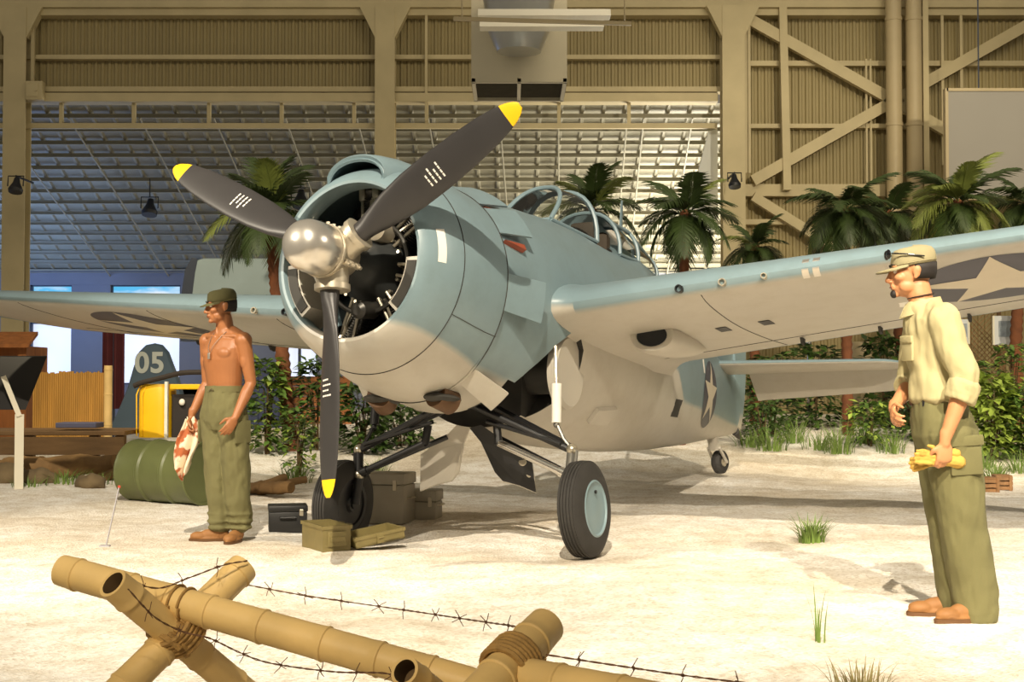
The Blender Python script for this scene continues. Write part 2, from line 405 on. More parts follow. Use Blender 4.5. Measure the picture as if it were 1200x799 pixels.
for py0, py1, a, b, Y in ((9, 18, 560, 716, 16.5), (22, 31, 562, 708, 16.9)):
    mb = MB(); x0, x1 = dx(a, Y), dx(b, Y)
    mb.prism([(x0, Y-.12, dz(py1, Y)), (x0, Y+.12, dz(py1, Y)), (x0, Y+.06, dz(py0, Y)), (x0, Y-.06, dz(py0, Y))], (x1-x0, 0, 0))
    to(mb.build('reflector', M_tube, fl, smooth=0))
Y = 16.3
mb = MB(); mb.bar((dx(531, Y), Y, dz(19, Y)), (dx(741, Y), Y, dz(25, Y)), .05, .045); to(mb.build('support_rail', M_pipe, fl, smooth=0))
for px in (541, 733): to(MB().tube([(dx(px, Y), Y, dz(21, Y)), (dx(px, Y), Y, 9)], .012, 6).build('hanger_rod', M_pipe, fl))
# hanging spotlights seen against the far bay
def lamp(px, py, D, label, s=1, arm=None):
    p = at(px, py, D); e = empty('spotlight', p, 0, label, 'light')
    k = mat('black_lamp', (22, 24, 30), .5)
    MB().lathe([(0, .13*s), (.06*s, .14*s), (.2*s, .07*s), (.3*s, .05*s)], (0, 0, -.12*s), (0, .3, 1), 16).build('lamp_housing', k, e)
    MB().tube([(-.15*s, 0, 0), (-.15*s, .03, .2*s), (.15*s, .03, .2*s), (.15*s, 0, 0)], .012, 6).build('yoke', k, e)
    if arm: MB().tube([(0, .03, .2*s), (0, arm, .2*s)], .02, 8).build('bracket_arm', k, e)
    else: MB().tube([(0, .03, .2*s), (0, .03, rz_(p.y)-p.z)], .012, 6).build('hanger', k, e)
lamp(175, 244, 26.5, 'small black lamp hanging in the bay behind the upper left blade', 1.15)
lamp(352, 234, 26.0, 'black lamp hanging just left of the engine cowling top', 1.2)
lamp(861, 213, 22.9, 'dark clamp lamp fixed low on the column right of the canopy', .8, .78)
lamp(18, 218, 22.9, 'dark clamp lamp fixed on the far left column', .9, .84)
# ------------------------------------------------------------------ fighter plane (own axes: x nose, y port, z up, origin at the propeller hub)
PL = empty('fighter_plane', label='blue-grey and light grey naval fighter plane with three-bladed propeller', cat='airplane')
def plane_matrix():
    yw, pt, rl = R(27.17), R(8.79), R(2.195)
    f = Vector((-sin(yw)*cos(pt), -sin(pt), -cos(yw)*cos(pt))); p = Vector((cos(yw), 0, -sin(yw)))
    u = f.cross(p)
    if u.y > 0: u = -u
    p2 = cos(rl)*p+sin(rl)*u; u2 = cos(rl)*u-sin(rl)*p
    def cw(v): return Vector((v.x, v.z*cos(TILT)+v.y*sin(TILT), v.z*sin(TILT)-v.y*cos(TILT)))
    M = Matrix.Identity(4)
    for i, v in enumerate((cw(f), cw(p2), cw(u2))):
        for k in range(3): M[k][i] = v[k]
    o = cw(Vector((-1.0927, -.5288, 8.0183)))+Vector((0, 0, CAMZ)); M.translation = o
    return M
PM = plane_matrix(); PL.matrix_world = PM
BLUE, GREY = (122, 143, 150), (186, 180, 168)
def paint_mat(name, c1, c2, rough=.38):
    m = bpy.data.materials.new(name); m.use_nodes = True; nt = m.node_tree; b = nt.nodes['Principled BSDF']
    at_ = nt.nodes.new('ShaderNodeAttribute'); at_.attribute_name = 'paint'
    tc = nt.nodes.new('ShaderNodeTexCoord'); n = nt.nodes.new('ShaderNodeTexNoise'); n.inputs['Scale'].default_value = 1.6; n.inputs['Detail'].default_value = 7
    nt.links.new(tc.outputs['Object'], n.inputs[0])
    ma = nt.nodes.new('ShaderNodeMath'); ma.operation = 'MULTIPLY_ADD'; ma.inputs[1].default_value = .3; ma.inputs[2].default_value = -.15
    nt.links.new(n.outputs[0], ma.inputs[0]); ad = nt.nodes.new('ShaderNodeMath'); nt.links.new(ma.outputs[0], ad.inputs[0]); nt.links.new(at_.outputs['Fac'], ad.inputs[1])
    r = nt.nodes.new('ShaderNodeValToRGB'); r.color_ramp.elements[0].position = .25; r.color_ramp.elements[1].position = .75
    r.color_ramp.elements[0].color = lin(c2)+(1,); r.color_ramp.elements[1].color = lin(c1)+(1,)
    nt.links.new(ad.outputs[0], r.inputs[0])
    n2 = nt.nodes.new('ShaderNodeTexNoise'); n2.inputs['Scale'].default_value = 5; n2.inputs['Detail'].default_value = 8; n2.inputs['Roughness'].default_value = .7
    nt.links.new(tc.outputs['Object'], n2.inputs[0])
    r2 = nt.nodes.new('ShaderNodeValToRGB'); r2.color_ramp.elements[0].position = .3; r2.color_ramp.elements[1].position = .55; r2.color_ramp.elements[0].color = (.88, .86, .82, 1)
    nt.links.new(n2.outputs[0], r2.inputs[0])
    x = nt.nodes.new('ShaderNodeMix'); x.data_type = 'RGBA'; x.blend_type = 'MULTIPLY'; x.inputs[0].default_value = .7
    nt.links.new(r.outputs[0], x.inputs[6]); nt.links.new(r2.outputs[0], x.inputs[7]); nt.links.new(x.outputs[2], b.inputs['Base Color'])
    b.inputs['Roughness'].default_value = rough; return m
M_paint = paint_mat('navy_paint', BLUE, GREY)
M_blue = mat('blue_grey_paint', BLUE, .4, 0, .05, 2)
M_grey = mat('light_grey_paint', GREY, .4, 0, .05, 2)
M_black = mat('black_steel', (26, 26, 28), .4, 0, .1, 5)
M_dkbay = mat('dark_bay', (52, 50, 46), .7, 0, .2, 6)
M_chrome = mat('bare_steel', (200, 196, 188), .22, .85, .05, 6)
M_alu = mat('polished_aluminium', (222, 216, 206), .28, .85, .04, 5)
M_hub = mat('hub_alloy', (196, 186, 166), .35, .6, .06, 8)
M_rub = mat('tyre_rubber', (48, 46, 44), .75, 0, .15, 10, .1, 80)
M_white = mat('white_marking_and_lit_patch', (236, 232, 222), .5, 0, .04, 3)
M_insig = mat('insignia_blue', (70, 70, 82), .45, 0, .06, 3)
M_glass = None
def glass():
    m = bpy.data.materials.new('canopy_glass'); m.use_nodes = True; nt = m.node_tree; nt.nodes.clear()
    o = nt.nodes.new('ShaderNodeOutputMaterial'); t = nt.nodes.new('ShaderNodeBsdfTransparent'); t.inputs[0].default_value = (.86, .9, .88, 1)
    g = nt.nodes.new('ShaderNodeBsdfGlossy'); g.inputs['Roughness'].default_value = .05; g.inputs[0].default_value = (1, 1, 1, 1)
    f = nt.nodes.new('ShaderNodeFresnel'); f.inputs[0].default_value = 1.5; x = nt.nodes.new('ShaderNodeMixShader')
    nt.links.new(f.outputs[0], x.inputs[0]); nt.links.new(t.outputs[0], x.inputs[1]); nt.links.new(g.outputs[0], x.inputs[2]); nt.links.new(x.outputs[0], o.inputs[0]); return m
M_glass = glass()
def set_paint(o, fn):
    me = o.data; a = me.attributes.get('paint') or me.attributes.new('paint', 'FLOAT', 'POINT')
    a.data.foreach_set('value', [fn(v.co) for v in me.vertices]); return o
THR = [(-8.6, -.26), (-5.1, -.33), (-4.75, -.12), (-4.3, .02), (-2.3, -.02), (-1.9, -.4), (-1.55, -.62), (-1.0, -.58), (0, -.5)]
def fus_paint(co):
    t = interp(THR, co.x)[0]; return sstep(t-.06, t+.06, co.z)
# ---- fuselage
FS = [(-8.32, .02, .28, -.30, 0), (-8.0, .06, .32, -.38, 0), (-7.2, .19, .44, -.50, 0), (-6.2, .34, .64, -.65, -.02), (-5.2, .47, .84, -.78, -.04), (-4.7, .54, .93, -.83, -.05), (-4.15, .60, 1.0, -.88, -.06), (-3.95, .62, .93, -.89, -.06),
      (-3.6, .66, .88, -.91, -.06), (-3.0, .69, .87, -.93, -.05), (-2.55, .70, .85, -.92, -.04), (-2.0, .70, .79, -.88, -.02), (-1.6, .69, .75, -.84, 0), (-1.25, .675, .71, -.815, 0), (-.96, .665, .68, -.79, 0)]
def fus_pt(x, t):
    hw, zt, zb, zm = interp(FS, x); c, s = cos(t), sin(t)
    n = 2.1 if s > 0 else 2.2
    y = hw*math.copysign(abs(c)**(2/n), c); h = (zt-zm) if s > 0 else (zm-zb)
    return Vector((x, y, zm+h*math.copysign(abs(s)**(2/n), s)))
def fus_y(x, z):
    hw, zt, zb, zm = interp(FS, x); h = (zt-zm) if z > zm else (zm-zb); n = 2.1 if z > zm else 2.2
    return hw*max(0, 1-abs((z-zm)/h)**n)**(1/n)
def smooth_tab(tab):
    global FS
    xs = [-8.32+(8.32-.96)*i/150 for i in range(151)]
    rows = [interp(tab, x) for x in xs]
    for _ in range(3):
        rows = [rows[0]]+[tuple((a+2*b+c)/4 for a, b, c in zip(rows[i-1], rows[i], rows[i+1])) for i in range(1, 150)]+[rows[-1]]
    FS = [(x,)+r for x, r in zip(xs, rows)]
smooth_tab(FS)
mb = MB(); NS = 72
mb.rings([[fus_pt(r[0], 2*pi*k/NS) for k in range(NS)] for r in FS])
fus = mb.build('fuselage', [M_paint, M_dkbay], PL)
def cutter(mb):
    o = mb.build('cutter', M_dkbay, PL, smooth=0); return o
# cockpit, wheel wells, gear bay, exhaust outlets
c1 = MB().rings([[Vector((-3.32+.52*math.copysign(abs(cos(t))**.7, cos(t)), .36*sin(t), z)) for t in [2*pi*k/32 for k in range(32)]] for z in (.1, 1.3)]); c1 = cutter(c1)
cs = [c1]
WELL = [(-1.28, -1.02), (-1.40, -.76), (-1.6, -.51), (-1.82, -.31), (-2.02, -.19), (-2.17, -.18), (-2.27, -.28), (-2.29, -.45), (-2.22, -.62), (-2.08, -.76), (-1.97, -.84), (-1.95, -1.02)]
for s in (1, -1):
    cs.append(cutter(MB().rings([[(x, s*y, z) for x, z in WELL] for y in (.34, 1.0)])))
cs.append(cutter(MB().rings([[(-1.42, -.50, z), (-1.42, .50, z), (-1.95, .50, z), (-1.95, -.50, z)] for z in (-1.05, -.45)])))
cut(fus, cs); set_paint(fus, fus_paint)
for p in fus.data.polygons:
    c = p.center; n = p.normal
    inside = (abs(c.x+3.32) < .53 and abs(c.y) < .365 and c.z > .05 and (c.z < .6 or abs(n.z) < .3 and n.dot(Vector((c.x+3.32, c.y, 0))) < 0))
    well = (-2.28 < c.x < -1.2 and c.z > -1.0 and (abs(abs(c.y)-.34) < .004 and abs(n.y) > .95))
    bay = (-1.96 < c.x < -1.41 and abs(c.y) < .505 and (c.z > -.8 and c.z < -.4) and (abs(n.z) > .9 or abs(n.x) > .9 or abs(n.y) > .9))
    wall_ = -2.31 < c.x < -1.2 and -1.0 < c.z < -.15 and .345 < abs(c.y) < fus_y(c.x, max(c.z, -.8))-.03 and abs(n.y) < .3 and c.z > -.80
    if inside or bay or well or wall_: p.material_index = 1  # wheel-well faces carry the shade of the recess as dark colour
# grey drum-shaped liner bulging in each wheel well
for s in (1, -1):
    MB().lathe([(.20, .0), (.20, .27), (.25, .27), (.275, .25), (.28, .0)], (-2.12, s*.37, -.46), (-.04, s, 0), 48).build('wheel_well_liner', M_grey, fus)
    MB().lathe([(-.03, .16), (.20, .16)], (-2.12, s*.37, -.46), (-.04, s, 0), 24).build('liner_mount', M_dkbay, fus)
# ---- cowling ring
def cowl_pt(x, r, t):
    y, z = r*cos(t), r*sin(t)
    if z < 0: z *= 1+.15*sstep(-.3, -1.0, x)
    return Vector((x, y, z))
CP = [(-1.0, .695), (-.85, .697), (-.7, .692), (-.55, .678), (-.46, .664), (-.40, .652), (-.33, .632), (-.27, .605), (-.22, .573), (-.185, .542), (-.168, .515), (-.17, .497), (-.19, .487), (-.25, .483), (-.33, .50), (-.42, .58), (-.55, .645), (-1.0, .67)]
mb = MB(); N = 96
mb.rings([[cowl_pt(x, r, 2*pi*k/N) for k in range(N)] for x, r in CP], cap0=False, cap1=False)
cowl = mb.build('cowling', M_paint, PL)
set_paint(cowl, lambda co: sstep(-.05, .05, co.z-(-.40+.22*(co.x+.165))))
for x, r in ((-.46, .665),):
    MB().tube([cowl_pt(x, r+.001, 2*pi*k/90) for k in range(91)], .003, 6).build('panel_seam', M_dkbay, cowl)
mb = MB(); mb.tube([cowl_pt(-.985, .697, 2*pi*k/90) for k in range(91)], .004, 6); mb.build('panel_seam', M_dkbay, cowl)
for th in (-28, 208): MB().tube([cowl_pt(x, r+.001, R(th)) for x, r in CP[0:5]], .0025, 6).build('panel_seam', M_dkbay, cowl)
# carburettor scoop over the lip
def arch(x, w, base, h, th):
    out = []
    for k in range(25):
        u = -1+2*k/24; a = pi/2-u*w
        out.append(Vector((x, 0, 0))+(base+(h)*max(0, 1-abs(u)**2.6)**.5-th)*Vector((0, cos(a), sin(a))))
    return out
mb = MB(); prev = []
for x, base, h in ((-.205, .53, .135), (-.19, .53, .148), (-.21, .54, .152), (-.3, .59, .122), (-.45, .64, .095), (-.65, .670, .075), (-.85, .682, .062), (-1.05, .684, .05), (-1.3, .69, .03)):
    prev.append(arch(x, R(23), base, h, 0 if x != -.205 else .006)+list(reversed(arch(x, R(22), base-.02, h, .004 if x > -.5 else .014))))
mb.rings(prev); sc = mb.build('carburettor_scoop', M_paint, cowl); set_paint(sc, lambda co: 1.0)
MB().rings([arch(-.7, R(22), .60, .12, .0)+[Vector((-.7, -.2, .5)), Vector((-.7, .2, .5))], arch(-.72, R(22), .60, .12, .0)+[Vector((-.72, -.2, .5)), Vector((-.72, .2, .5))]]).build('scoop_shade_plate', M_dkbay, cowl)  # dark plate put in for the shade deep inside the scoop
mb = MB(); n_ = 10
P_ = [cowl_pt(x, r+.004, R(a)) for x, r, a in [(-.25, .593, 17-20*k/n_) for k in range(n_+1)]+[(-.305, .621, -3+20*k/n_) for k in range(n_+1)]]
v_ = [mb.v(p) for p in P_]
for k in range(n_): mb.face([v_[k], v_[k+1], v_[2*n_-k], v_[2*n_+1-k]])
mb.build('lit_patch', M_white, cowl)  # patch of light on the cowl, painted on in off-white
# inlet ducts just inside the lip
for s in (1, -1):
    mb = MB(); rr = []
    for a in [R(-44+44*k/10) for k in range(11)]:
        yy = lambda r: s*r*cos(a)
        rr.append([Vector((-.20, yy(.487), .487*sin(a))), Vector((-.20, yy(.40), .40*sin(a))), Vector((-.46, yy(.40), .40*sin(a))), Vector((-.46, yy(.56), .56*sin(a)))])
    mb.rings([[p for p in r] for r in rr]); d = mb.build('inlet_duct', M_grey, cowl)
    mb = MB(); rr = []
    for a in [R(-41+38*k/10) for k in range(11)]:
        yy = lambda r: s*r*cos(a)
        rr.append([Vector((-.192, yy(.478), .478*sin(a))), Vector((-.192, yy(.412), .412*sin(a))), Vector((-.21, yy(.412), .412*sin(a))), Vector((-.21, yy(.478), .478*sin(a)))])
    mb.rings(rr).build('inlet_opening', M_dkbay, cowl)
# cowl flaps
for s in (1, -1):
    for a0, a1, dr, L in ((-15, 3, .10, .36), (27, 45, .085, .34), (49, 74, .075, .32), (-58, -47, .15, .30)):
        mb = MB(); o_, i_ = [], []
        n = 9
        g = []
        for j in range(5):
            x = -.985-L*j/4; r = .70+dr*j/4
            o_ = [cowl_pt(x, r, R(a0+(a1-a0)*k/n)) for k in range(n+1)]; i_ = [cowl_pt(x, r-.014, R(a0+(a1-a0)*k/n)) for k in range(n+1)]
            g.append([Vector((p.x, s*p.y, p.z)) for p in o_+list(reversed(i_))])
        mb.rings(g); fl_ = mb.build('cowl_flap', M_paint, cowl)
        set_paint(fl_, (lambda co: 1.0) if a0 > -40 else (lambda co: 0.0))
        p = cowl_pt(-1.2, .69, R((a0+a1)/2)); q = cowl_pt(-1.28, .76, R((a0+a1)/2))
        MB().tube([(p.x, s*p.y*.95, p.z*.95), (q.x, s*q.y, q.z)], .01, 8).build('flap_link', M_dkbay, fl_)
    m_red = mat('red_primer', (150, 70, 44), .6)
    for a in (23, 47):
        P_ = [cowl_pt(-1.02, .705, R(a)), cowl_pt(-1.28, .725, R(a-2)), cowl_pt(-1.28, .725, R(a+1.2))]
        P_ = [Vector((p.x, s*p.y, p.z)) for p in P_]
        MB().prism(P_, P_[0].cross(Vector((1, 0, 0))).normalized()*0.0+Vector((0, -s*.03, -.02))).build('flap_gusset', m_red, cowl, smooth=0)
# exhaust stubs and outlets under the cowl
for s in (1, -1):
    MB().lathe([(0, .085), (.16, .085), (.16, .072), (.02, .07)], (-.93, s*.22, -.755), (-1, s*.25, -.25), 20).build('exhaust_pipe', mat('burnt_exhaust', (96, 70, 48), .6, .4, .25, 8), cowl)
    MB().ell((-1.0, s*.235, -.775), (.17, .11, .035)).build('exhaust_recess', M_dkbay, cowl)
# ---- engine
eng = MB().lathe([(-1.0, .60), (-.96, .62), (-.9, .3), (-.58, .25), (-.46, .245), (-.42, .225), (-.37, .195), (-.31, .165), (-.27, .14), (-.24, .11), (-.1, .075), (.0, .07)], (0, 0, 0), (1, 0, 0), 40).build('engine', mat('engine_grey', (58, 60, 60), .42, .3, .12, 6), PL)
M_cyl = mat('engine_black', (62, 60, 56), .4, .5, .2, 10)
M_bolt = mat('engine_bright', (190, 182, 164), .3, .8, .1, 12)
cyl = None
def ring_copy(proto, rot, first):
    o = proto if first else copy_tree(proto, proto.parent)
    o.rotation_euler = (rot, 0, 0); return o
mb = MB()
prof = [(.23, .075), (.27, .075)]
for k in range(13): h = .275+k*.016; prof += [(h, .060), (h, .085), (h+.006, .085), (h+.006, .060)]
mb.lathe(prof+[(.49, .06), (.52, .08), (.56, .075), (.575, .04)], (-.50, 0, 0), (0, 0, 1), 18)
cyl = mb.build('cylinder', M_cyl, eng)
for y in (.05, -.05):
    MB().box((-.455, y, .50), (.07, .05, .085), bev=.012).build('rocker_box', M_bolt, cyl)
    MB().tube([(-.40, y*.7, .215), (-.43, y, .46)], .012, 8).build('pushrod_tube', M_bolt, cyl)
MB().tube(crom([(-.39, .0, .30), (-.40, .012, .37), (-.42, .02, .42), (-.44, .0, .45)], 4), .009, 6).build('ignition_lead', M_bolt, cyl)
MB().lathe([(0, .016), (.05, .016), (.05, .011), (.07, .011)], (-.42, .022, .40), (-.2, .1, 1), 8).build('spark_plug', M_hub, cyl)
for k in range(7): ring_copy(cyl, 2*pi*k/7+.1, k == 0)
c2 = MB(); c2.lathe([(a, b) for a, b in prof]+[(.49, .06), (.52, .08), (.56, .075), (.575, .04)], (-.74, 0, 0), (0, 0, 1), 18)
c2 = c2.build('cylinder', M_cyl, eng)
for k in range(7): ring_copy(c2, 2*pi*(k+.5)/7+.1, k == 0)
MB().tube([(-.385, .30*cos(2*pi*k/48), .30*sin(2*pi*k/48)) for k in range(49)], .016, 8).build('ignition_ring', M_cyl, eng)
for k in range(16):
    a = 2*pi*k/16; MB().lathe([(0, .012), (.03, .012)], (-.425, .232*cos(a), .232*sin(a)), (1, 0, 0), 6).build('case_bolt', M_bolt, eng)
for a, r in ((62, .24), (108, .23)):
    MB().lathe([(0, .075), (.12, .07), (.14, .04)], (-.40, r*cos(R(a)), r*sin(R(a))), (1, 0, 0), 16).build('magneto', M_hub, eng)
MB().lathe([(0, .06), (.16, .055), (.18, .03)], (-.42, .03, -.27), (1, 0, -.2), 16).build('oil_sump', M_cyl, eng)
# ---- propeller
prop = MB()
prop.lathe([(-.14, .08), (-.12, .12), (-.03, .135), (.04, .14), (.09, .155), (.10, .168), (.11, .168)], (0, 0, 0), (1, 0, 0), 40)
TH = 32.54
for k in range(3):
    a = R(TH+120*k); d = Vector((0, cos(a), sin(a)))
    prop.lathe([(.06, .105), (.15, .10), (.185, .098), (.19, .11), (.225, .11), (.23, .085)], (0, 0, 0), d, 28)
    a2 = a+R(60); d2 = Vector((0, cos(a2), sin(a2)))
    for xx in (-.06, 0, .06): prop.lathe([(0, .02), (.17, .02), (.17, .012), (.19, .012)], Vector((xx, 0, 0)), d2, 8)
prop = prop.build('propeller', M_hub, PL)
mb = MB(); mb.lathe([(.10, .150), (.115, .158), (.22, .160), (.28, .155), (.33, .138), (.37, .108), (.395, .07), (.405, .0)], (0, 0, 0), (1, 0, 0), 48); mb.build('spinner_dome', M_alu, prop)
MB().tube([(.115, .161*cos(2*pi*k/60), .161*sin(2*pi*k/60)) for k in range(61)], .006, 8).build('spinner_band', M_hub, prop)
BL = [(.20, .062, .062, 50), (.28, .066, .055, 47), (.36, .082, .042, 43), (.48, .106, .032, 38), (.65, .122, .025, 33), (.85, .124, .019, 29), (1.05, .116, .0155, 26), (1.22, .102, .012, 24), (1.34, .083, .0095, 23), (1.41, .064, .008, 22.5), (1.455, .042, .007, 22), (1.478, .02, .005, 22)]
M_blade = mat('blade_black', (52, 50, 50), .42, 0, .1, 3); M_tip = mat('tip_yellow', (250, 196, 20), .45, 0, .04, 3)
def blade_pt(r, u, side, a):
    """u across the chord -1..1 (leading edge +1), side +1 cambered front face; a = azimuth"""
    hc, ht, be = interp(BL, r); be = R(be)
    d = Vector((0, cos(a), sin(a))); tg = Vector((0, -sin(a), cos(a)))   # turns toward +tangent
    ch = tg*cos(be)+Vector((1, 0, 0))*sin(be); nm = Vector((1, 0, 0))*cos(be)-tg*sin(be)
    t = ht*max(0, 1-u*u)**.5*(1.25 if side > 0 else .75)*side
    return d*r+ch*(u*hc)+nm*t
def blade(a):
    mb = MB(); rs = sorted(set([.20+1.278*i/60 for i in range(61)])); g = []
    for r in rs:
        us = [cos(pi*k/14) for k in range(15)]
        g.append([blade_pt(r, u, 1, a) for u in us]+[blade_pt(r, u, -1, a) for u in reversed(us[1:-1])])
    mb.rings(g); o = mb.build('blade', [M_blade, M_tip], prop)
    for p in o.data.polygons:
        if (p.center).length > 1.37: p.material_index = 1
    # white dashed stencil bands on both faces
    def dash(m, r0, r1, u0, u1, sd):
        q = [blade_pt(r, u, sd, a)+(blade_pt(r, u, 1, a)-blade_pt(r, u, -1, a)).normalized()*.0015*sd for r, u in ((r0, u0), (r1, u0), (r1, u1), (r0, u1))]
        m.prism(q, (blade_pt(r0, 0, 1, a)-blade_pt(r0, 0, -1, a)).normalized()*.0012*sd)
    for sd in (1, -1):
        mb = MB()
        for i in range(4):
            r = .77+.032*i
            n = 4 if i % 2 else 3
            for j in range(n):
                u0 = -.42+.22*j; dash(mb, r, r+.010, u0, u0+.18, sd)
        mb.build('stencil_marking', M_white, o, smooth=0)
    return o
for k in range(3): blade(R(TH+120*k))
# ---- wings
def naca(s, t): return 5*t*(.2969*math.sqrt(max(s, 0))-.126*s-.3516*s*s+.2843*s**3-.1036*s**4)
def camber(s): return .02*(1-((s-.25)/.75)**2) if s > .25 else .02*(1-((.25-s)/.25)**2)
def wing_geo(y):
    ay = abs(y); le = -1.70; te = -4.2+.18*(ay-.6); k = 1
    if ay > 5.25:
        k = math.sqrt(max(0.02, 1-((ay-5.25)/.55)**2)); m = le*.6+te*.4; le = m+(le-m)*k; te = m+(te-m)*k
    t = .155-.06*(min(ay, 5.4)-.6)/4.8
    return le, te, t*(.5+.5*k), -.05+.087*(ay-.6), -.12+.087*(ay-.6)
def wing_pt(y, s, up):
    le, te, t, zl, zt = wing_geo(y); c = le-te
    return Vector((le-c*s, y, zl+(zt-zl)*s+c*(camber(s)+up*naca(s, t))))
def wing_low(x, y):
    le, te, t, zl, zt = wing_geo(y); s = (le-x)/(le-te); return wing_pt(y, s, -1)
def wing_mesh(s):
    mb = MB(); ys = [.35+.1*i for i in range(49)]+[5.25+.55*sin(pi/2*k/12) for k in range(1, 13)]
    us = [.5*(1-cos(pi*k/22)) for k in range(23)]
    g = [[wing_pt(s*y, u, 1) for u in us]+[wing_pt(s*y, u, -1) for u in reversed(us[1:-1])] for y in ys]
    mb.rings(g); return mb
wings = {}
for s in (1, -1):
    w = wing_mesh(s).build('wing', M_paint, PL); wings[s] = w
    def wp(co):
        le, te, t, zl, zt = wing_geo(co.y); c = le-te; u = min(1, max(0, (le-co.x)/c)); zm = zl+(zt-zl)*u+c*camber(u)
        return 1.0 if co.z > zm-.004 else (1-sstep(.0, .035, u))*.9
    set_paint(w, wp)
    # aileron and fold seams
    def seam(pts): MB().tube(pts, .0035, 6).build('panel_seam', M_dkbay, w)
    for y in (1.75, 3.1, 4.6): seam([wing_pt(s*y, u, -1) for u in [.03+.94*k/24 for k in range(25)]])
    seam([wing_pt(s*y, .79, -1) for y in [.75+4.3*k/24 for k in range(25)]])
    # star in a dark disc, laid on the lower skin
    cx, cy, Rr = -2.45, s*3.57, .60
    def poly_grid(name, poly, m, off, n=10):
        mb = MB(); c = Vector((0, 0))
        P_ = [Vector(p) for p in poly]; k = len(P_); rings_ = []
        for j in range(1, n+1): rings_.append([(c+(p-c)*(j/n)) for p in P_])
        L = []
        for r in rings_:
            L.append([mb.v(wing_low(cx+p.x, cy+p.y)-Vector((0, 0, off))) for p in r])
        ce = mb.v(wing_low(cx, cy)-Vector((0, 0, off)))
        for i in range(k): mb.face([ce, L[0][i], L[0][(i+1) % k]])
        for a, b in zip(L, L[1:]):
            for i in range(k): mb.face([a[i], a[(i+1) % k], b[(i+1) % k], b[i]])
        return mb.build(name, m, w)
    poly_grid('insignia_disc', [(Rr*cos(2*pi*k/60), Rr*sin(2*pi*k/60)) for k in range(60)], M_insig, .0015)
    st = []
    for k in range(10):
        r = Rr*(1 if k % 2 == 0 else .382); p0 = Vector((r*cos(2*pi*k/10), r*sin(2*pi*k/10)))
        r1 = Rr*(1 if k % 2 else .382); p1 = Vector((r1*cos(2*pi*(k+1)/10), r1*sin(2*pi*(k+1)/10)))
        st += [tuple(p0+(p1-p0)*j/6) for j in range(6)]
    poly_grid('insignia_star', st, mat('insignia_white', (205, 194, 172), .45, 0, .05, 3), .004)
    # gun ports, lights, ejector slots, hinge brackets, access disc
    for y, r in ((1.62, .028), (1.92, .026), (2.2, .02)):
        p = wing_pt(s*y, .002, -1); MB().lathe([(0, r), (.04, r), (.04, r*.75), (.0, r*.7)], p+Vector((-.015, 0, 0)), (1, 0, 0), 16).build('gun_port', M_black if y < 1.8 else M_hub, w)
    if s > 0:
        mb = MB()
        for dy in (-.035, .035): mb.rings([[wing_pt(s*(2.5+dy+e), u, sg)+Vector((.003, 0, 0)) for u, sg in ((.02, 1), (.008, 1), (.002, -1), (.012, -1), (.03, -1))] for e in (-.022, .022)], closed=False, cap0=False, cap1=False)
        mb.build('leading_edge_clip', M_alu, w)
    for y in (1.63, 1.95):
        x0 = -2.55; q = [wing_low(x0+dx_, s*(y+dy)) - Vector((0, 0, .002)) for dx_, dy in ((0, -.04), (0, .04), (-.16, .04), (-.16, -.04))]
        MB().prism(q, (0, 0, -.003)).build('ejector_slot', M_black, w, smooth=0)
    for y in (1.95, 2.55, 3.2, 4.1):
        q = wing_low(-3.55, s*y); MB().prism([q, q+Vector((-.1, 0, 0)), q+Vector((-.09, 0, -.05)), q+Vector((-.03, 0, -.04))], (0, .02, 0)).build('hinge_bracket', M_dkbay, w, smooth=0)
    q = wing_low(-2.75, s*2.9); MB().lathe([(-.004, .09), (.004, .085)], q, (0, 0, -1), 24).build('access_cover', M_white, w)
    # oil cooler fairing
    mb = MB(); g = []
    for k in range(15):
        u = k/14; x = -2.35-1.15*u; r = .17*(1-.85*u**2.2)*(.88 if k == 0 else 1); c = wing_low(max(x, -3.6), s*1.18)
        g.append([Vector((x, s*1.18+r*1.1*cos(2*pi*j/24), c.z+.01-.04*(1-u)+r*.75*sin(2*pi*j/24))) for j in range(24)])
    c0 = sum(g[0], Vector())/24
    ins = [[c0+(p-c0)*.72+Vector((dx_, 0, 0)) for p in g[0]] for dx_ in (-.02, .0)]
    mb.rings(ins+g); f_ = mb.build('oil_cooler_fairing', M_grey, w)
    MB().rings([[c0+(p-c0)*.70+Vector((.004, 0, 0)) for p in g[0]], [c0+(p-c0)*.70+Vector((-.004, 0, 0)) for p in g[0]]]).build('cooler_opening', M_black, f_)
# root fillets
for s in (1, -1):
    mb = MB(); g = []
    us = [.5*(1-cos(pi*k/22)) for k in range(23)]
    for e in range(7):
        t = e/6; y = .62+.22*t; sc_ = .055*(1-t)**2
        ring_ = []
        for u, sg in [(u, 1) for u in us]+[(u, -1) for u in reversed(us[1:-1])]:
            p = wing_pt(s*y, u, sg); p.z += sg*sc_*(.4+u); p.x += sc_*(1.5*(1-u)-2.5*u); ring_.append(p)
        g.append(ring_)
    mb.rings(g); set_paint(mb.build('wing_fillet', M_paint, PL), lambda co: sstep(-.10, .0, co.z))
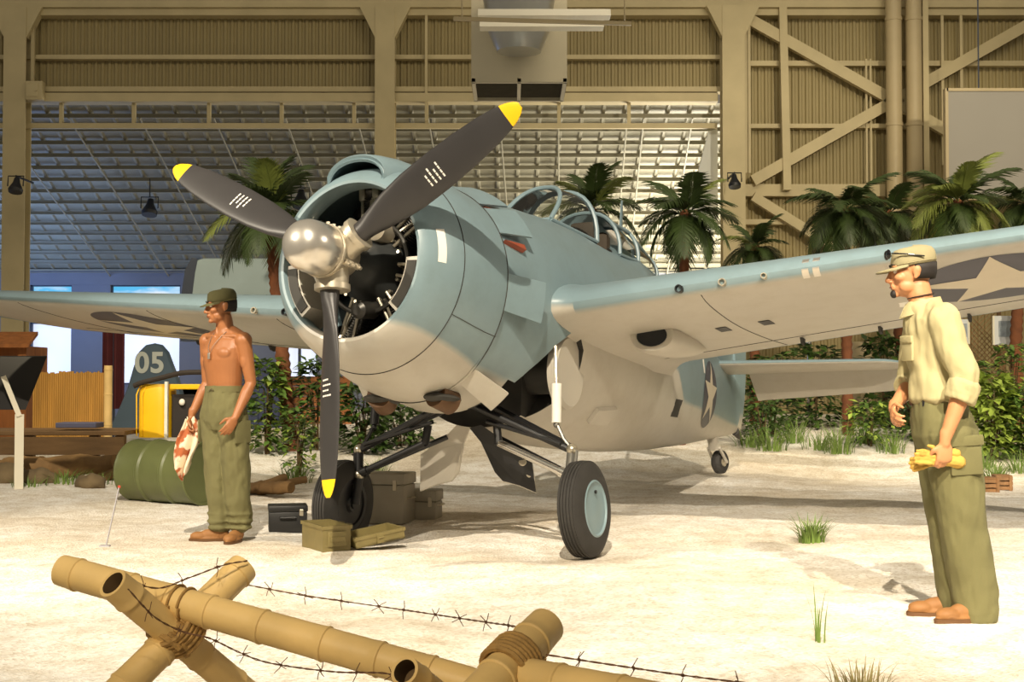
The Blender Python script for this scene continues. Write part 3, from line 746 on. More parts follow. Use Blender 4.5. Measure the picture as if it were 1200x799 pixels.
# ---- tail
mb = MB(); g = []
for k in range(16):
    u = k/15; z = .2+1.3*u; le = -6.95-.75*u**1.3-.5*u**6; te = -8.05+.05*u; th = .055*(1-.5*u)
    g.append([Vector((le-(le-te)*w_, th*sg*naca(w_, .12)*16, z)) for w_, sg in [(.5*(1-cos(pi*j/10)), 1) for j in range(11)]+[(.5*(1-cos(pi*j/10)), -1) for j in range(9, 0, -1)]])
mb.rings(g); set_paint(mb.build('tail_fin', M_paint, PL), lambda co: 1)
mb = MB(); g = []
for k in range(16):
    u = k/15; z = -.28+1.72*u; le = -8.03; te = -8.03-.5*math.sqrt(max(.02, 1-((u-.45)/.6)**2)); th = .03
    g.append([Vector((le, th*.9, z)), Vector((te*.5+le*.5, th, z)), Vector((te, .004, z)), Vector((te, -.004, z)), Vector((te*.5+le*.5, -th, z)), Vector((le, -th*.9, z))])
mb.rings(g); set_paint(mb.build('rudder', M_paint, PL), lambda co: sstep(-.2, -.1, co.z))
for s in (1, -1):
    mb = MB(); g = []
    E_ = []
    for k in range(22):
        u = sin(pi/2*k/21); y = .1+1.97*u; kk = math.sqrt(max(.03, 1-(max(0, u-.86)/.145)**2)); le = -6.98-.22*u; te = -8.10+.12*u; m_ = (le+te)/2; le = m_+(le-m_)*kk; te = m_+(te-m_)*kk; c = le-te; h_ = .56
        us = [h_*.5*(1-cos(pi*j/12)) for j in range(13)]
        g.append([Vector((le-c*w_, s*y, .30+c*sg*naca(w_, .10))) for w_, sg in [(w_, 1) for w_ in us]+[(w_, -1) for w_ in reversed(us[1:])]])
        hx = le-c*(h_+.012); dr = R(40); q = []
        for w_, sg in [(h_+.012+(1-h_-.012)*j/6, 1) for j in range(7)]+[(h_+.012+(1-h_-.012)*j/6, -1) for j in range(6, -1, -1)]:
            ax_, az_ = c*(w_-h_-.012), c*sg*naca(min(w_, .995), .10)
            q.append(Vector((hx-ax_*cos(dr)-az_*sin(dr)*0, s*(y if y > .32 else .32), .30+az_-ax_*sin(dr))))
        E_.append(q)
    mb.rings(g); o = mb.build('tailplane', M_paint, PL); set_paint(o, lambda co: 1.0 if co.z > .30 else 0.0)
    e_ = MB().rings(E_).build('elevator', M_paint, o); a_ = e_.data.attributes.new('paint', 'FLOAT', 'POINT'); a_.data.foreach_set('value', [1.0 if i % 14 < 7 else 0.0 for i in range(len(e_.data.vertices))])
# fuselage insignia, laid on the skin
for s in (1, -1):
    cx, cz, Rr = -6.25, -.13, .34
    def skin(x, z, off): return Vector((x, s*(fus_y(x, z)+off), z))
    def deco(name, poly, m, off):
        mb = MB(); n = 8; k = len(poly); L = [[mb.v(skin(cx+p[0]*j/n, cz+p[1]*j/n, off)) for p in poly] for j in range(1, n+1)]; ce = mb.v(skin(cx, cz, off))
        for i in range(k): mb.face([ce, L[0][i], L[0][(i+1) % k]])
        for a, b in zip(L, L[1:]):
            for i in range(k): mb.face([a[i], a[(i+1) % k], b[(i+1) % k], b[i]])
        mb.build(name, m, fus)
    deco('insignia_disc', [(Rr*cos(2*pi*k/48), Rr*sin(2*pi*k/48)) for k in range(48)], M_insig, .004)
    st = []
    for k in range(10):
        p = [Rr*(1 if (k+i) % 2 == 0 else .382)*Vector((cos(pi/2+2*pi*(k+i)/10), sin(pi/2+2*pi*(k+i)/10))) for i in (0, 1)]
        st += [tuple(p[0]+(p[1]-p[0])*j/5) for j in range(5)]
    deco('insignia_star', st, mat('insignia_white', (205, 194, 172)), .008)
    cx, cz = -5.9, .17
    deco('fuselage_stripe', [(-.03, -.13), (.03, -.13), (.03, .13), (-.03, .13)], M_white, .006)
    cx, cz = -4.9, -.42
    deco('access_panel', [(-.14, -.07), (.14, -.09), (.14, .07), (-.14, .09)], M_dkbay, .003)
    q = fus_pt(-3.05, R(-42)); mb = MB(); P_ = [fus_pt(-2.85-a, R(b)) for a, b in ((0, -40), (.34, -36), (.34, -48), (0, -50))]
    P_ = [Vector((p.x, s*p.y, p.z)) for p in P_]; mb.prism(P_, (0, s*.02, -.03)); mb.build('belly_step', M_grey, fus, smooth=0)
# ---- cockpit
def arcp(x, hw, z0, z1, n=17, ex=2.3):
    out = []
    for k in range(n):
        a = pi*k/(n-1); c, s_ = cos(a), sin(a)
        out.append(Vector((x, hw*math.copysign(abs(c)**(2/ex), c), z0+(z1-z0)*abs(s_)**(2/ex))))
    return out
ZT = 1.23
ws = MB(); back = arcp(-3.24, .34, .78, ZT); ws.tube(back, .022, 8)
def lean(k, n=17):
    a = pi*k/(n-1); zz = .82+(ZT-.04-.82)*abs(sin(a))**(2/2.6)
    return Vector((-2.56-.36*(zz-.82)/(ZT-.86), .235*math.copysign(abs(cos(a))**(2/2.6), cos(a)), zz))
hoop = [lean(k) for k in range(17)]
ws.tube(hoop, .019, 8); ws.tube([hoop[0], hoop[16]], .016, 8)
for k in (8,): ws.tube([hoop[k], back[k]], .012, 6)
for s, k in ((1, 0), (-1, 16)): ws.tube([hoop[k], back[k]], .018, 8)
wsc = ws.build('windscreen', M_blue, PL)
mb = MB(); mb.face([mb.v(p) for p in hoop]); mb.rings([hoop, back], closed=False, cap0=False, cap1=False)
mb.build('windscreen_glass', M_glass, wsc, smooth=20)
hd = MB(); secs = [(-3.72, .35, .78, 1.17), (-4.15, .35, .80, 1.16), (-4.75, .30, .78, 1.03)]
arcs = [arcp(*a) for a in secs]
for a in arcs: hd.tube(a, .018, 8)
for i in (0, 4, 12, 16): hd.tube([a[i] for a in arcs], .014, 8)
hood = hd.build('sliding_hood', M_blue, PL)
fine = [arcp(-3.72-1.03*k/10, *(lambda t: ((.35*(1-t)+.30*t), .79, 1.18*(1-t)+1.04*t))(k/10)) for k in range(11)]
g = MB(); g.rings(fine, closed=False, cap0=False, cap1=False); g.build('hood_glass', M_glass, hood)
sb = MB(); sb.box((-3.78, 0, .62), (.06, .44, .75), bev=.05); sb.box((-3.72, 0, 1.0), (.10, .24, .17), bev=.04); sb.build('pilot_seat', mat('seat_brown', (66, 56, 44), .8), PL)
MB().box((-2.90, 0, .74), (.10, .5, .16), bev=.03).build('instrument_panel', M_black, PL)
MB().tube([(-2.90, 0, .80), (-2.92, 0, .92)], .022, 10).build('gunsight', M_black, PL)
mb = MB(); mb.rings([[Vector((-4.55-.03*u+.05*(1-u*.6)*cos(2*pi*k/12), .02*(1-u*.6)*sin(2*pi*k/12), .95+.55*u)) for k in range(12)] for u in (0, .3, .6, 1)]); mb.build('antenna_mast', M_blue, PL)
# ---- landing gear
def tyre(s):
    prof = [(-.085, .19), (-.088, .23), (-.08, .27), (-.062, .305)]
    for c_ in (-.045, -.0225, 0, .0225, .045): prof += [(c_-.0095, .327-abs(c_)*.1), (c_+.0065, .327-abs(c_)*.1), (c_+.008, .319-abs(c_)*.1), (c_+.0115, .319-abs(c_)*.1)]
    prof += [(.064, .303), (.08, .27), (.088, .23), (.085, .19)]
    ax = Vector((.0, s, .06)).normalized()
    c = Vector((-1.692, s*.975, -1.457))
    t = MB().lathe(prof, c, ax, 64, cap=False).build('tyre', M_rub, PL)
    mb = MB(); mb.lathe([(.07, .192), (.086, .192), (.09, .18), (.078, .172), (.074, .14), (.082, .06), (.084, 0)], c, ax, 40); mb.build('wheel_cover', M_blue, t)
    mb = MB(); mb.lathe([(-.09, 0), (-.092, .05), (-.07, .06), (-.07, .15), (-.084, .155), (-.084, .188), (-.06, .19)], c, ax, 32); 
    mb.build('brake_drum', M_black, t)
    q = c+ax*.082+Vector((0.02, 0, .11)); MB().lathe([(0, .012), (.012, .012)], q, ax, 8).build('valve', M_black, t)
    return t
for s in (1, -1):
    tyre(s)
    def V(y, z, x=-1.7): return Vector((x, s*y, z))
    dk = M_black
    MB().tube([V(.10, -.74, -1.62), V(.86, -1.06)], .026, 10).build('upper_arm', dk, PL)
    MB().tube([V(.10, -.70, -1.86), V(.86, -1.04, -1.72)], .022, 10).build('upper_arm', dk, PL)
    MB().tube([V(.22, -.86, -1.66), V(.80, -1.02, -1.66)], .016, 8).build('upper_arm', dk, PL)
    lo = MB().tube([V(.305, -1.01), V(.83, -1.225)], .027, 12).build('lower_arm', M_chrome if s > 0 else dk, PL)
    MB().tube([V(.78, -1.205), V(.85, -1.233)], .036, 12).build('collar', M_chrome if s > 0 else dk, lo)
    MB().tube([V(.20, -.95, -1.85), V(.84, -1.22, -1.74)], .02, 10).build('lower_arm', dk, PL)
    MB().tube([V(.28, -.88), V(.30, -1.02)], .03, 8).build('arm_bracket', dk, PL)
    up = MB(); up.tube([V(.865, -1.045), V(.85, -1.25), V(.875, -1.457)], [.032, .03, .035], 12); up.tube([V(.875, -1.457), V(.96, -1.457)], .035, 12); up.tube([V(.90, -1.06), V(.885, -1.25)], .014, 8)
    up = up.build('wheel_upright', dk if s < 0 else mat('gear_grey', (120, 118, 112), .35, .5), PL)
    [MB().ell(V(*q_), .04).build('knuckle', M_bolt, up) for q_ in ((.865, -1.055), (.85, -1.24))]
    mb = MB(); mb.tube([V(.735, -.60), V(.743, -.87)], [.036, .033], 14); ol = mb.build('oleo_strut', M_white if s > 0 else dk, PL)
    MB().tube([V(.70, -.33, -1.74), V(.735, -.62)], .013, 8).build('oleo_rod', M_hub, ol)
    lk = MB(); lk.tube([V(.743, -.87), V(.80, -.98), V(.86, -1.05)], .014, 8); lk.ell(V(.743, -.885), .022); lk.build('drag_link', mat('gear_grey', (120, 118, 112), .35, .5) if s > 0 else dk, PL)
    # curved belly door that swings down with the leg: painted outside, black inside
    A_ = [(.0, -.89), (.07, -.99), (.15, -1.2), (.21, -1.26), (.34, -1.29), (.48, -1.34), (.455, -1.075), (.37, -1.03), (.27, -.985), (.10, -.87)]
    mb = MB(); front = []; rear = []
    def bend(y, z): return -1.80-.16*sin(min(1, max(0, (-.87-z)/.5))*pi*.55)
    fr = [V(y, z, bend(y, z)) for y, z in A_]; bk = [V(y, z-.006, bend(y, z)-.012) for y, z in A_]
    a_ = [mb.v(p) for p in fr]; b_ = [mb.v(p) for p in bk]
    mb.mi = 0; mb.face(a_); mb.mi = 1; mb.face(list(reversed(b_)))
    for i in range(len(A_)): mb.face([a_[i], b_[i], b_[(i+1) % len(A_)], a_[(i+1) % len(A_)]])
    d_ = mb.build('gear_door', [dk, M_grey] if s > 0 else [M_grey, M_grey], PL, smooth=0)
    if s > 0:
        for y, z, r in ((.385, -1.12, .035), (.43, -1.21, .028)):
            x = bend(y, z)+.004; MB().lathe([(0, r), (.006, r*.8)], V(y, z, x), (1, 0, 0), 16).build('lightening_hole', M_hub, d_)
# tail wheel
tw = MB().lathe([(-.05, .05), (-.055, .10), (-.03, .13), (.03, .13), (.055, .10), (.05, .05)], (-7.60, 0, -.72), (.25, 1, 0), 28).build('tail_wheel', M_rub, PL)
MB().lathe([(-.055, 0), (-.058, .05), (.058, .05), (.055, 0)], (-7.60, 0, -.72), (.25, 1, 0), 18).build('tail_wheel_hub', M_hub, tw)
mb = MB(); mb.tube([(-7.30, 0, -.42), (-7.38, 0, -.60)], [.07, .05], 12); mb.tube([(-7.38, .065, -.58), (-7.6, .075, -.72)], .018, 8); mb.tube([(-7.38, -.065, -.58), (-7.6, -.075, -.72)], .018, 8); mb.tube([(-7.6, -.09, -.72), (-7.6, .09, -.72)], .014, 8); mb.build('tail_wheel_fork', M_grey, PL)
MB().tube([(-8.15, 0, -.33), (-8.3, 0, -.39)], [.05, .02], 10).build('tail_hook', M_dkbay, PL)
# ------------------------------------------------------------------ bamboo barricades in front
M_bam = mat('bamboo', (214, 182, 120), .5, 0, .16, 4, .1, 40, stretch=(1, 1, 1))
M_bamin = mat('bamboo_inside', (96, 74, 44), .8, 0, .2, 10)
M_lash = mat('rope_lashing', (158, 124, 70), .8, 0, .2, 30, .4, 150)
M_wire = mat('rusty_wire', (112, 82, 62), .6, .5, .2, 30)
def bamboo(p, q, r, parent, name='pole', nodes=None, step=.16, lo=Vector((0, 0, 0)), hollow=True):
    p, q = Vector(p)-lo, Vector(q)-lo; L = (q-p).length; prof = [(0, r*.97)]; x = random.uniform(.03, .1)
    while x < L-.03:
        prof += [(x-.03, r), (x-.006, r*1.03), (x-.002, r*1.07), (x+.003, r*1.07), (x+.006, r*.985), (x+.03, r*.99)]; x += step*random.uniform(.75, 1.25)
    prof = [(h, rr) for h, rr in prof if 0 <= h < L]+[(L, r*.97)]
    o = MB().lathe([(.05, r*.74), (0, r*.76)]+prof+[(L, r*.76), (L-.05, r*.74)] if hollow else prof, p, q-p, 24).build(name, [M_bam, M_bamin], parent)
    d = (q-p).normalized()
    for f in o.data.polygons:
        h = (f.center-p).dot(d); rad = ((f.center-p)-d*h).length
        if rad < r*.77 and hollow: f.material_index = 1
    return o
def lashing(c, axis, r, parent, turns=4, pitch=.012, lo=Vector((0, 0, 0)), rr=.006):
    a, b = frame_of(axis); d = Vector(axis).normalized(); c = Vector(c)-lo
    n = 20; pts = [c+d*(pitch*(k/n)-pitch*turns/2)+(a*cos(2*pi*k/n)+b*sin(2*pi*k/n))*r for k in range(n*turns+1)]
    return MB().tube(pts, rr, 6).build('lashing', M_lash, parent)
def ext(p, q, z=0.0):
    """carry the line p->q on down to the ground"""
    p, q = Vector(p), Vector(q); d = q-p; t = (z-p.z)/d.z; return p+d*t
A1, A2, AX = at(286, 664, 3.93), at(206, 744, 3.74), None
B1, B2 = at(132, 683, 3.56), at(203, 742, 3.72)
g1, g2 = ext(A1, A2, -.02), ext(B1, B2, -.02)
base = (g1+g2)/2; base.z = 0
BR = empty('bamboo_barricade', base, 0, 'left bamboo barricade, long pole resting in a crossed pair of lashed poles', 'barricade', None)
P0, P1 = at(72, 668, 3.86), at(565, 806, 3.42)
bamboo(P0, P1, .0465, BR, lo=base); bamboo(A1, g1, .046, BR, lo=base); bamboo(B1, g2, .044, BR, lo=base)
X0 = (A2+B2)/2; dl = P1-P0
lashing(X0, (A1-A2).normalized()+(B1-B2).normalized()*.2, .064, BR, 5, .016, base, .009); lashing(X0+Vector((.01, 0, .01)), (B1-B2), .066, BR, 5, .016, base, .009)
for f in (.30, .325): lashing(P0+dl*f, dl, .050, BR, 1, .006, base, .004)
def seg2(f): return P0+dl*f
C1, C2 = at(640, 733, 3.30), at(596, 780, 3.14); g3 = ext(C1, C2, -.02)
D1, D2 = at(474, 786, 2.98), at(520, 822, 3.12); g4 = ext(D1, D2, -.02)
b2 = (g3+g4)/2; b2.z = 0
BR2 = empty('bamboo_barricade', b2, 0, 'right bamboo barricade cut off by the bottom edge, short pole pointing up', 'barricade', None)
bamboo(at(574, 786, 3.18), at(900, 850, 2.75), .048, BR2, lo=b2); bamboo(C1, g3, .050, BR2, lo=b2, step=.2); bamboo(D1, g4, .036, BR2, lo=b2)
lashing(at(600, 778, 3.16), C1-C2, .064, BR2, 6, .014, b2, .008)
def barbed(px, label, sag=0, name='barbed_wire'):
    pts = crom([at(*p) for p in px], 10); mb = MB(); r = .0014
    n = len(pts); a_, b_ = frame_of(pts[-1]-pts[0])
    for ph in (0, pi):
        q = []
        acc = 0
        for i, p in enumerate(pts):
            if i: acc += (p-pts[i-1]).length
            q.append(p+(a_*cos(acc*90+ph)+b_*sin(acc*90+ph))*.0016)
        mb.tube(q, r, 5)
    o = mb.build(name, M_wire); tag(o, label, 'barbed wire', 'barbed wire strands')
    acc = 0; nxt = .08
    for i in range(1, n):
        d = pts[i]-pts[i-1]; acc += d.length
        if acc > nxt:
            nxt += .125; p = pts[i]; m = MB(); u = random.uniform(0, 6); t = d.normalized()
            for e in (u, u+1.4):
                v = (a_*cos(e)+b_*sin(e))*.026+t*.006; m.tube([p-v, p-v*.3+t*.003, p+v*.3-t*.003, p+v], .0012, 5)
            m.tube([p+t*.008*(k/12-.5)+(a_*cos(k)+b_*sin(k))*.0032 for k in range(13)], .0013, 5)
            m.build('barb', M_wire, o)
    return o
barbed([(132, 672, 3.60), (182, 689, 3.66), (221, 677, 3.74), (262, 662, 3.82), (290, 657, 3.88)], 'short strand of barbed wire between the tops of the two crossed bamboo poles')
barbed([(284, 684, 4.0), (347, 696, 3.95), (400, 704, 3.9), (490, 717, 3.7), (550, 726, 3.5), (612, 735, 3.3), (638, 738, 3.25)], 'upper long strand of barbed wire running to the right bamboo pole top')
barbed([(150, 690, 3.50), (180, 722, 3.55), (214, 740, 3.62), (246, 748, 3.6), (282, 765, 3.5), (317, 777, 3.45), (390, 787, 3.35), (452, 789, 3.25), (470, 800, 3.2)], 'lower strand of barbed wire sagging below the left long bamboo pole')
barbed([(640, 767, 3.2), (718, 779, 3.15), (800, 791, 3.1), (880, 801, 3.05)], 'strand of barbed wire running right from the right bamboo pole')
# ------------------------------------------------------------------ boxes on the sand
M_od = mat('olive_drab_steel', (120, 108, 66), .55, 0, .12, 8)
M_oddk = mat('olive_inside', (74, 66, 42), .7, 0, .12, 8)
def place(px, py, D):
    p = at(px, py, D); p.z = gz(p.x, p.y)-.004; return p
p = at(413, 640, 9.05); p.z = gz(p.x, p.y)-.01
am = empty('ammunition_box', p, R(28), 'open olive metal ammunition box lying beside the far main wheel', 'box')
def opened(c, sx, sy, sz, t=.012):
    mb = MB(); x, y, z = c
    mb.box((x, y, z+t/2), (sx, sy, t)); 
    for s in (-1, 1): mb.box((x+s*(sx-t)/2, y, z+sz/2), (t, sy, sz)); mb.box((x, y+s*(sy-t)/2, z+sz/2), (sx-2*t, t, sz))
    for s in (-1, 1): mb.box((x+s*(sx)/2, y, z+sz-.012), (.012, sy+.02, .024)); mb.box((x, y+s*(sy)/2, z+sz-.012), (sx+.02, .012, .024))
    return mb
o = opened((-.17, .06, 0), .20, .42, .19).build('box_body', M_od, am, smooth=0)
mb = MB(); mb.box((-.17, -.158, .10), (.13, .012, .10), bev=.004); mb.box((-.17, -.166, .10), (.10, .012, .03)); mb.build('end_handle', M_od, o, smooth=0)
lid = opened((.14, 0, 0), .36, .30, .075).build('lid', M_od, am, smooth=0); lid.rotation_euler = (0, R(-9), 0); lid.location = (.0, -.03, .035)
mb = MB(); mb.box((.14, -.156, .04), (.05, .012, .07)); mb.tube([(.12, -.165, .04), (.16, -.165, .04)], .006, 8); mb.build('latch', M_od, lid, smooth=0)
mb = MB()
for y in (-.06, .08): mb.tube([(-.065, y, .185), (-.03, y, .175)], .012, 8)
mb.build('hinge', M_oddk, am)
p = place(337, 616, 10.2)
bb = empty('black_case', p, R(12), 'small black case with hinged lid beside the shirtless man', 'case')
m = mat('black_case_paint', (34, 33, 32), .5, 0, .1, 8)
o = MB().box((0, 0, .08), (.29, .22, .16), bev=.008).build('case_body', m, bb, smooth=30); MB().box((0, 0, .185), (.30, .23, .05), bev=.01).build('lid', m, bb, smooth=30)
mb = MB(); mb.tube([(-.06, -.115, .12), (-.06, -.135, .12), (.06, -.135, .12), (.06, -.115, .12)], .007, 8); mb.build('handle', m, o)
MB().box((.10, -.116, .155), (.03, .012, .05), bev=.003).build('latch', M_hub, o, smooth=0)
# grey equipment chests behind the far wheel
M_chest = mat('chest_grey', (158, 150, 134), .5, 0, .1, 4)
def chest(px, py, D, w, d, h, rz, label, lidh=.09):
    p = place(px, py, D); e = empty('equipment_chest', p, rz, label, 'chest')
    b = MB().box((0, 0, (h-lidh)/2), (w, d, h-lidh), bev=.012).build('chest_body', M_chest, e, smooth=30)
    MB().box((0, 0, h-lidh/2+.002), (w+.015, d+.015, lidh), bev=.012).build('lid', M_chest, e, smooth=30)
    for s in (-.3, .3): MB().box((w*s, -d/2-.008, h-lidh), (.03, .016, .08), bev=.003).build('latch', M_hub, b, smooth=0)
    MB().tube([(w/2, -.06, h*.5), (w/2+.03, -.06, h*.5), (w/2+.03, .06, h*.5), (w/2, .06, h*.5)], .006, 8).build('handle', M_hub, b)
chest(455, 611, 10.6, .36, .30, .40, R(-14), 'larger grey metal chest behind the far main wheel')
chest(498, 609, 10.8, .24, .24, .24, R(-10), 'smaller grey chest to the right, under the hanging gear door')
# leaning clear rod
p = place(123, 641, 9.0)
st = empty('marker_stake', p, 0, 'thin pale plastic stake leaning in the sand at left', 'stake')
m = mat('stake_plastic', (168, 166, 172), .25, 0, .05, 5)
MB().bar((0, 0, -.03), (.075, .06, .40), .016, .006).build('stake_rod', m, st, smooth=0); MB().box((0, 0, .006), (.07, .05, .012), bev=.003).build('foot', m, st, smooth=0); MB().box((.076, .061, .405), (.02, .01, .02), bev=.003).build('tip', mat('red_tip', (170, 60, 40), .5), st, smooth=0)
# small wooden crates at right
M_crate = mat('weathered_wood', (150, 112, 74), .75, 0, .2, 6, .2, 40, stretch=(4, 1, 1))
def crate(px, py, D, w, d, h, rz, label):
    p = place(px, py, D); e = empty('wooden_crate', p, rz, label, 'crate', None)
    for k in range(3):
        z = h*(k+.5)/3
        for s in (-1, 1): MB().box((0, s*d/2, z), (w, .012, h/3-.012)).build('slat', M_crate, e, smooth=0); MB().box((s*w/2, 0, z), (.012, d-.02, h/3-.012)).build('slat', M_crate, e, smooth=0)
    for sx in (-1, 1):
        for sy in (-1, 1): MB().box((sx*(w/2-.02), sy*(d/2+.012), h/2), (.03, .012, h+.01)).build('corner_batten', M_crate, e, smooth=0)
    MB().box((0, 0, h+.002), (w, d, .012)).build('lid', M_crate, e, smooth=0); MB().box((0, 0, .01), (w-.03, d-.03, .012)).build('bottom', M_crate, e, smooth=0)
crate(1153, 552, 13.6, .22, .2, .15, R(12), 'left of two small wooden crates behind the man at right')
crate(1174, 550, 13.9, .17, .2, .15, R(-8), 'right of two small wooden crates behind the man at right')
# ------------------------------------------------------------------ grass
M_grass = mat('grass_green', (104, 128, 56), .6, 0, .25, 3); M_dry = mat('dry_grass', (150, 138, 88), .7, 0, .2, 3)
def blade_of(mb, p, h, lean, az, w):
    d = Vector((cos(az), sin(az), 0)); s_ = Vector((-sin(az), cos(az), 0)); L = []
    for k in range(6):
        t = k/5; c = p+Vector((0, 0, h*(t-.25*lean*t*t)))+d*(h*lean*t*t); ww = w*(1-t**1.6)+.0004
        L.append([mb.v(c-s_*ww), mb.v(c+s_*ww+d*.0), ])
    for a, b in zip(L, L[1:]): mb.face([a[0], a[1], b[1], b[0]])
def tuft(px, py, D, n, h, spread, label, m=M_grass, w=.005, lean=(.1, .9), cat='grass', g=None, name='grass_tuft'):
    p = place(px, py, D); mb = MB()
    for i in range(n):
        a = random.uniform(0, 2*pi); r = spread*random.random()**.7
        blade_of(mb, Vector((r*cos(a), r*sin(a), 0)), h*random.uniform(.55, 1), random.uniform(*lean), a+random.uniform(-.6, .6), w*random.uniform(.7, 1.2))
    o = mb.build(name, m, smooth=60, recalc=False); o.location = p; return tag(o, label, cat, g)
tuft(951, 625, 9.4, 120, .24, .09, 'bushy green grass tuft on bright sand near the plane wing shadow', w=.006, lean=(.2, 1.1))
tuft(959, 737, 5.8, 6, .30, .03, 'few tall thin green grass blades in the sand left of the standing man', w=.0045, lean=(.1, .75))
tuft(1008, 812, 4.75, 60, .17, .10, 'grass tuft cut off by the bottom edge at right', m=M_dry, w=.004, lean=(.1, .8))
tuft(1166, 524, 14.6, 70, .28, .14, 'green grass tuft beyond the small crates at right', w=.008, lean=(.2, 1.0))
tuft(1098, 512, 15.5, 60, .25, .14, 'grass tuft behind the hip of the man at right', w=.008, lean=(.2, 1.0))
# ------------------------------------------------------------------ left background
M_drum = mat('drum_olive', (92, 98, 58), .45, 0, .12, 4)
p = at(200, 543, 12.2); ax = Vector((.86, -.51, 0)); p.z = gz(p.x, p.y)+.285
dr = MB(); prof = [(-.44, .27), (-.44, .29), (-.425, .295), (-.41, .285)]
for h in (-.15, .15): prof += [(h-.03, .285), (h-.012, .30), (h+.012, .30), (h+.03, .285)]
prof += [(.41, .285), (.425, .295), (.44, .29), (.44, .27), (.425, .265), (.422, 0)]
DRM = empty('oil_drum', (p.x, p.y, p.z-.29), 0, 'olive steel oil drum lying on its side behind the shirtless man', 'drum')
dr.lathe([(-.422, 0), (-.425, .265)]+prof, (0, 0, .29), ax, 48).build('drum_body', M_drum, DRM)
MB().lathe([(0, .03), (.012, .03), (.012, .0)], Vector((0, 0, .29))+ax*.424+Vector((.05, .08, .12)), ax, 12).build('bung', M_oddk, DRM)
# reading-rail sign seen from behind
p = place(22, 563, 13.0); SG = empty('information_sign', p, R(20), 'black slanted information panel on a cream post at far left', 'sign')
mb = MB(); mb.box((0, 0, .36), (.085, .05, .76)); mb.build('post', mat('cream_post', (226, 220, 200), .5, 0, .04, 3), SG, smooth=0)
sp0 = Vector(p); sa = R(20)
def sl(q): return rotz_(q-sp0, -sa)
def rotz_(v, a): return Vector((v.x*cos(a)-v.y*sin(a), v.x*sin(a)+v.y*cos(a), v.z))
MB().bar((0, 0, .72), sl(at(4, 441, 13.0)), .085, .05).build('bracket', MATS['cream_post'], SG, smooth=0)
q = [sl(at(*c)) for c in ((-42, 418, 13.35), (55, 418, 13.35), (30, 480, 13.1), (-60, 480, 13.1))]
MB().prism(q, (0, .03, .01)).build('panel', mat('sign_black', (30, 27, 25), .5, 0, .05, 4), SG, smooth=0)
# bamboo palisade and post
M_slat = mat('palisade_bamboo', (178, 132, 58), .6, 0, .2, 2, stretch=(6, 6, .6))
Yf = 16.0
p0, p1 = at(38, 500, Yf), at(124, 500, Yf)
FE = empty('bamboo_fence', ((p0.x+p1.x)/2, p0.y, .3), 0, 'yellow-brown bamboo slat fence behind the information sign', 'fence')
n = 34; zt = at(0, 436, Yf).z-.3; zb = at(0, 512, Yf).z-.3
pal = MB()
for k in range(n):
    x = (p0.x-p1.x)/2+(p1.x-p0.x)*(k+.5)/n; w = (p1.x-p0.x)/n*.52
    h = zt+random.uniform(-.015, .015); pal.lathe([(zb-.2, w), (h, w)], (x, 0, 0), (0, 0, 1), 8)
pal.build('palisade', M_slat, FE)
for z in (zb+.15, zt-.15): MB().tube([((p0.x-p1.x)/2, .03, z), ((p1.x-p0.x)/2, .03, z)], .025, 8).build('rail', M_slat, FE)
bamboo(((p1.x-p0.x)/2+.04, -.05, zb-.2), ((p1.x-p0.x)/2+.04, -.05, zt+.08), .05, FE, 'post', step=.3)
p2 = at(133, 500, Yf+.2)
M_wood = mat('dark_planks', (112, 86, 56), .7, 0, .25, 2, .2, 30, stretch=(1, 6, 6))
pa, pb_ = at(-40, 515, 14.8), at(150, 515, 14.8)
DK = empty('wooden_platform', ((pa.x+pb_.x)/2, 15.1, .1), 0, 'low brown wooden platform in front of the bamboo fence', 'platform')
zt = at(0, 507, 14.8).z-.1; w = pb_.x-pa.x
for k in range(4): MB().box((0, -.3+k*.24, zt), (w, .225, .05), bev=.006).build('plank', M_wood, DK, smooth=0)
MB().box((0, -.42, zt-.14), (w, .04, .2)).build('fascia', M_wood, DK, smooth=0)
for s in (-.46, -.1, .3, .46): MB().box((w*s, -.3, zt/2-.08), (.1, .1, zt+.1)).build('leg', M_wood, DK, smooth=0)
tag(MB().box((0, 0, 0), (.46, .3, .06), bev=.01).build('blue_board', mat('slate_blue', (96, 98, 128), .6, 0, .1, 3), smooth=0), 'slate blue board lying on the wooden platform', 'board').location = at(92, 500, 14.9)+Vector((0, .05, .02))
M_log = mat('driftwood', (134, 104, 66), .85, 0, .3, 5, .5, 30)
def log(px, py, D, L, r, rz, tilt, label, name='driftwood_log', cat='log', g='driftwood logs'):
    p = place(px, py, D); d = Vector((cos(rz)*cos(tilt), sin(rz)*cos(tilt), sin(tilt))); mb = MB()
    pts = []; rad = []
    for k in range(14):
        t = k/13-.5; pts.append(d*L*t+Vector((0, 0, r+.01))+Vector((noise.noise(Vector((t*4, px, 0))), noise.noise(Vector((t*4, px, 9))), .5*noise.noise(Vector((t*4, px, 5)))))*r*.7); rad.append(r*(1+.35*noise.noise(Vector((t*6, py, 3))))*(1-.35*abs(t)))
    mb.tube(pts, rad, 14); o = mb.build(name, M_log); o.location = p; return tag(o, label, cat, g)
log(80, 545, 14.2, 1.0, .12, .1, .05, 'thick pale driftwood log lying below the front of the wooden platform')
log(135, 552, 14.0, .5, .06, .4, .3, 'short driftwood log leaning at the left end of the oil drum')
log(20, 552, 14.4, .6, .10, -.2, .1, 'driftwood log behind the cream sign post')
log(302, 528, 13.2, .6, .05, .2, .35, 'thin driftwood branch rising just right of the shirtless man', g='driftwood logs')
log(318, 537, 13.0, .5, .07, -.5, .05, 'dark low driftwood piece on the sand behind the black case')
log(322, 517, 13.6, .7, .045, .5, .15, 'crooked driftwood branch in front of the left palm trunk')
M_rock = mat('rough_rock', (108, 92, 66), .9, 0, .3, 4, .6, 25)
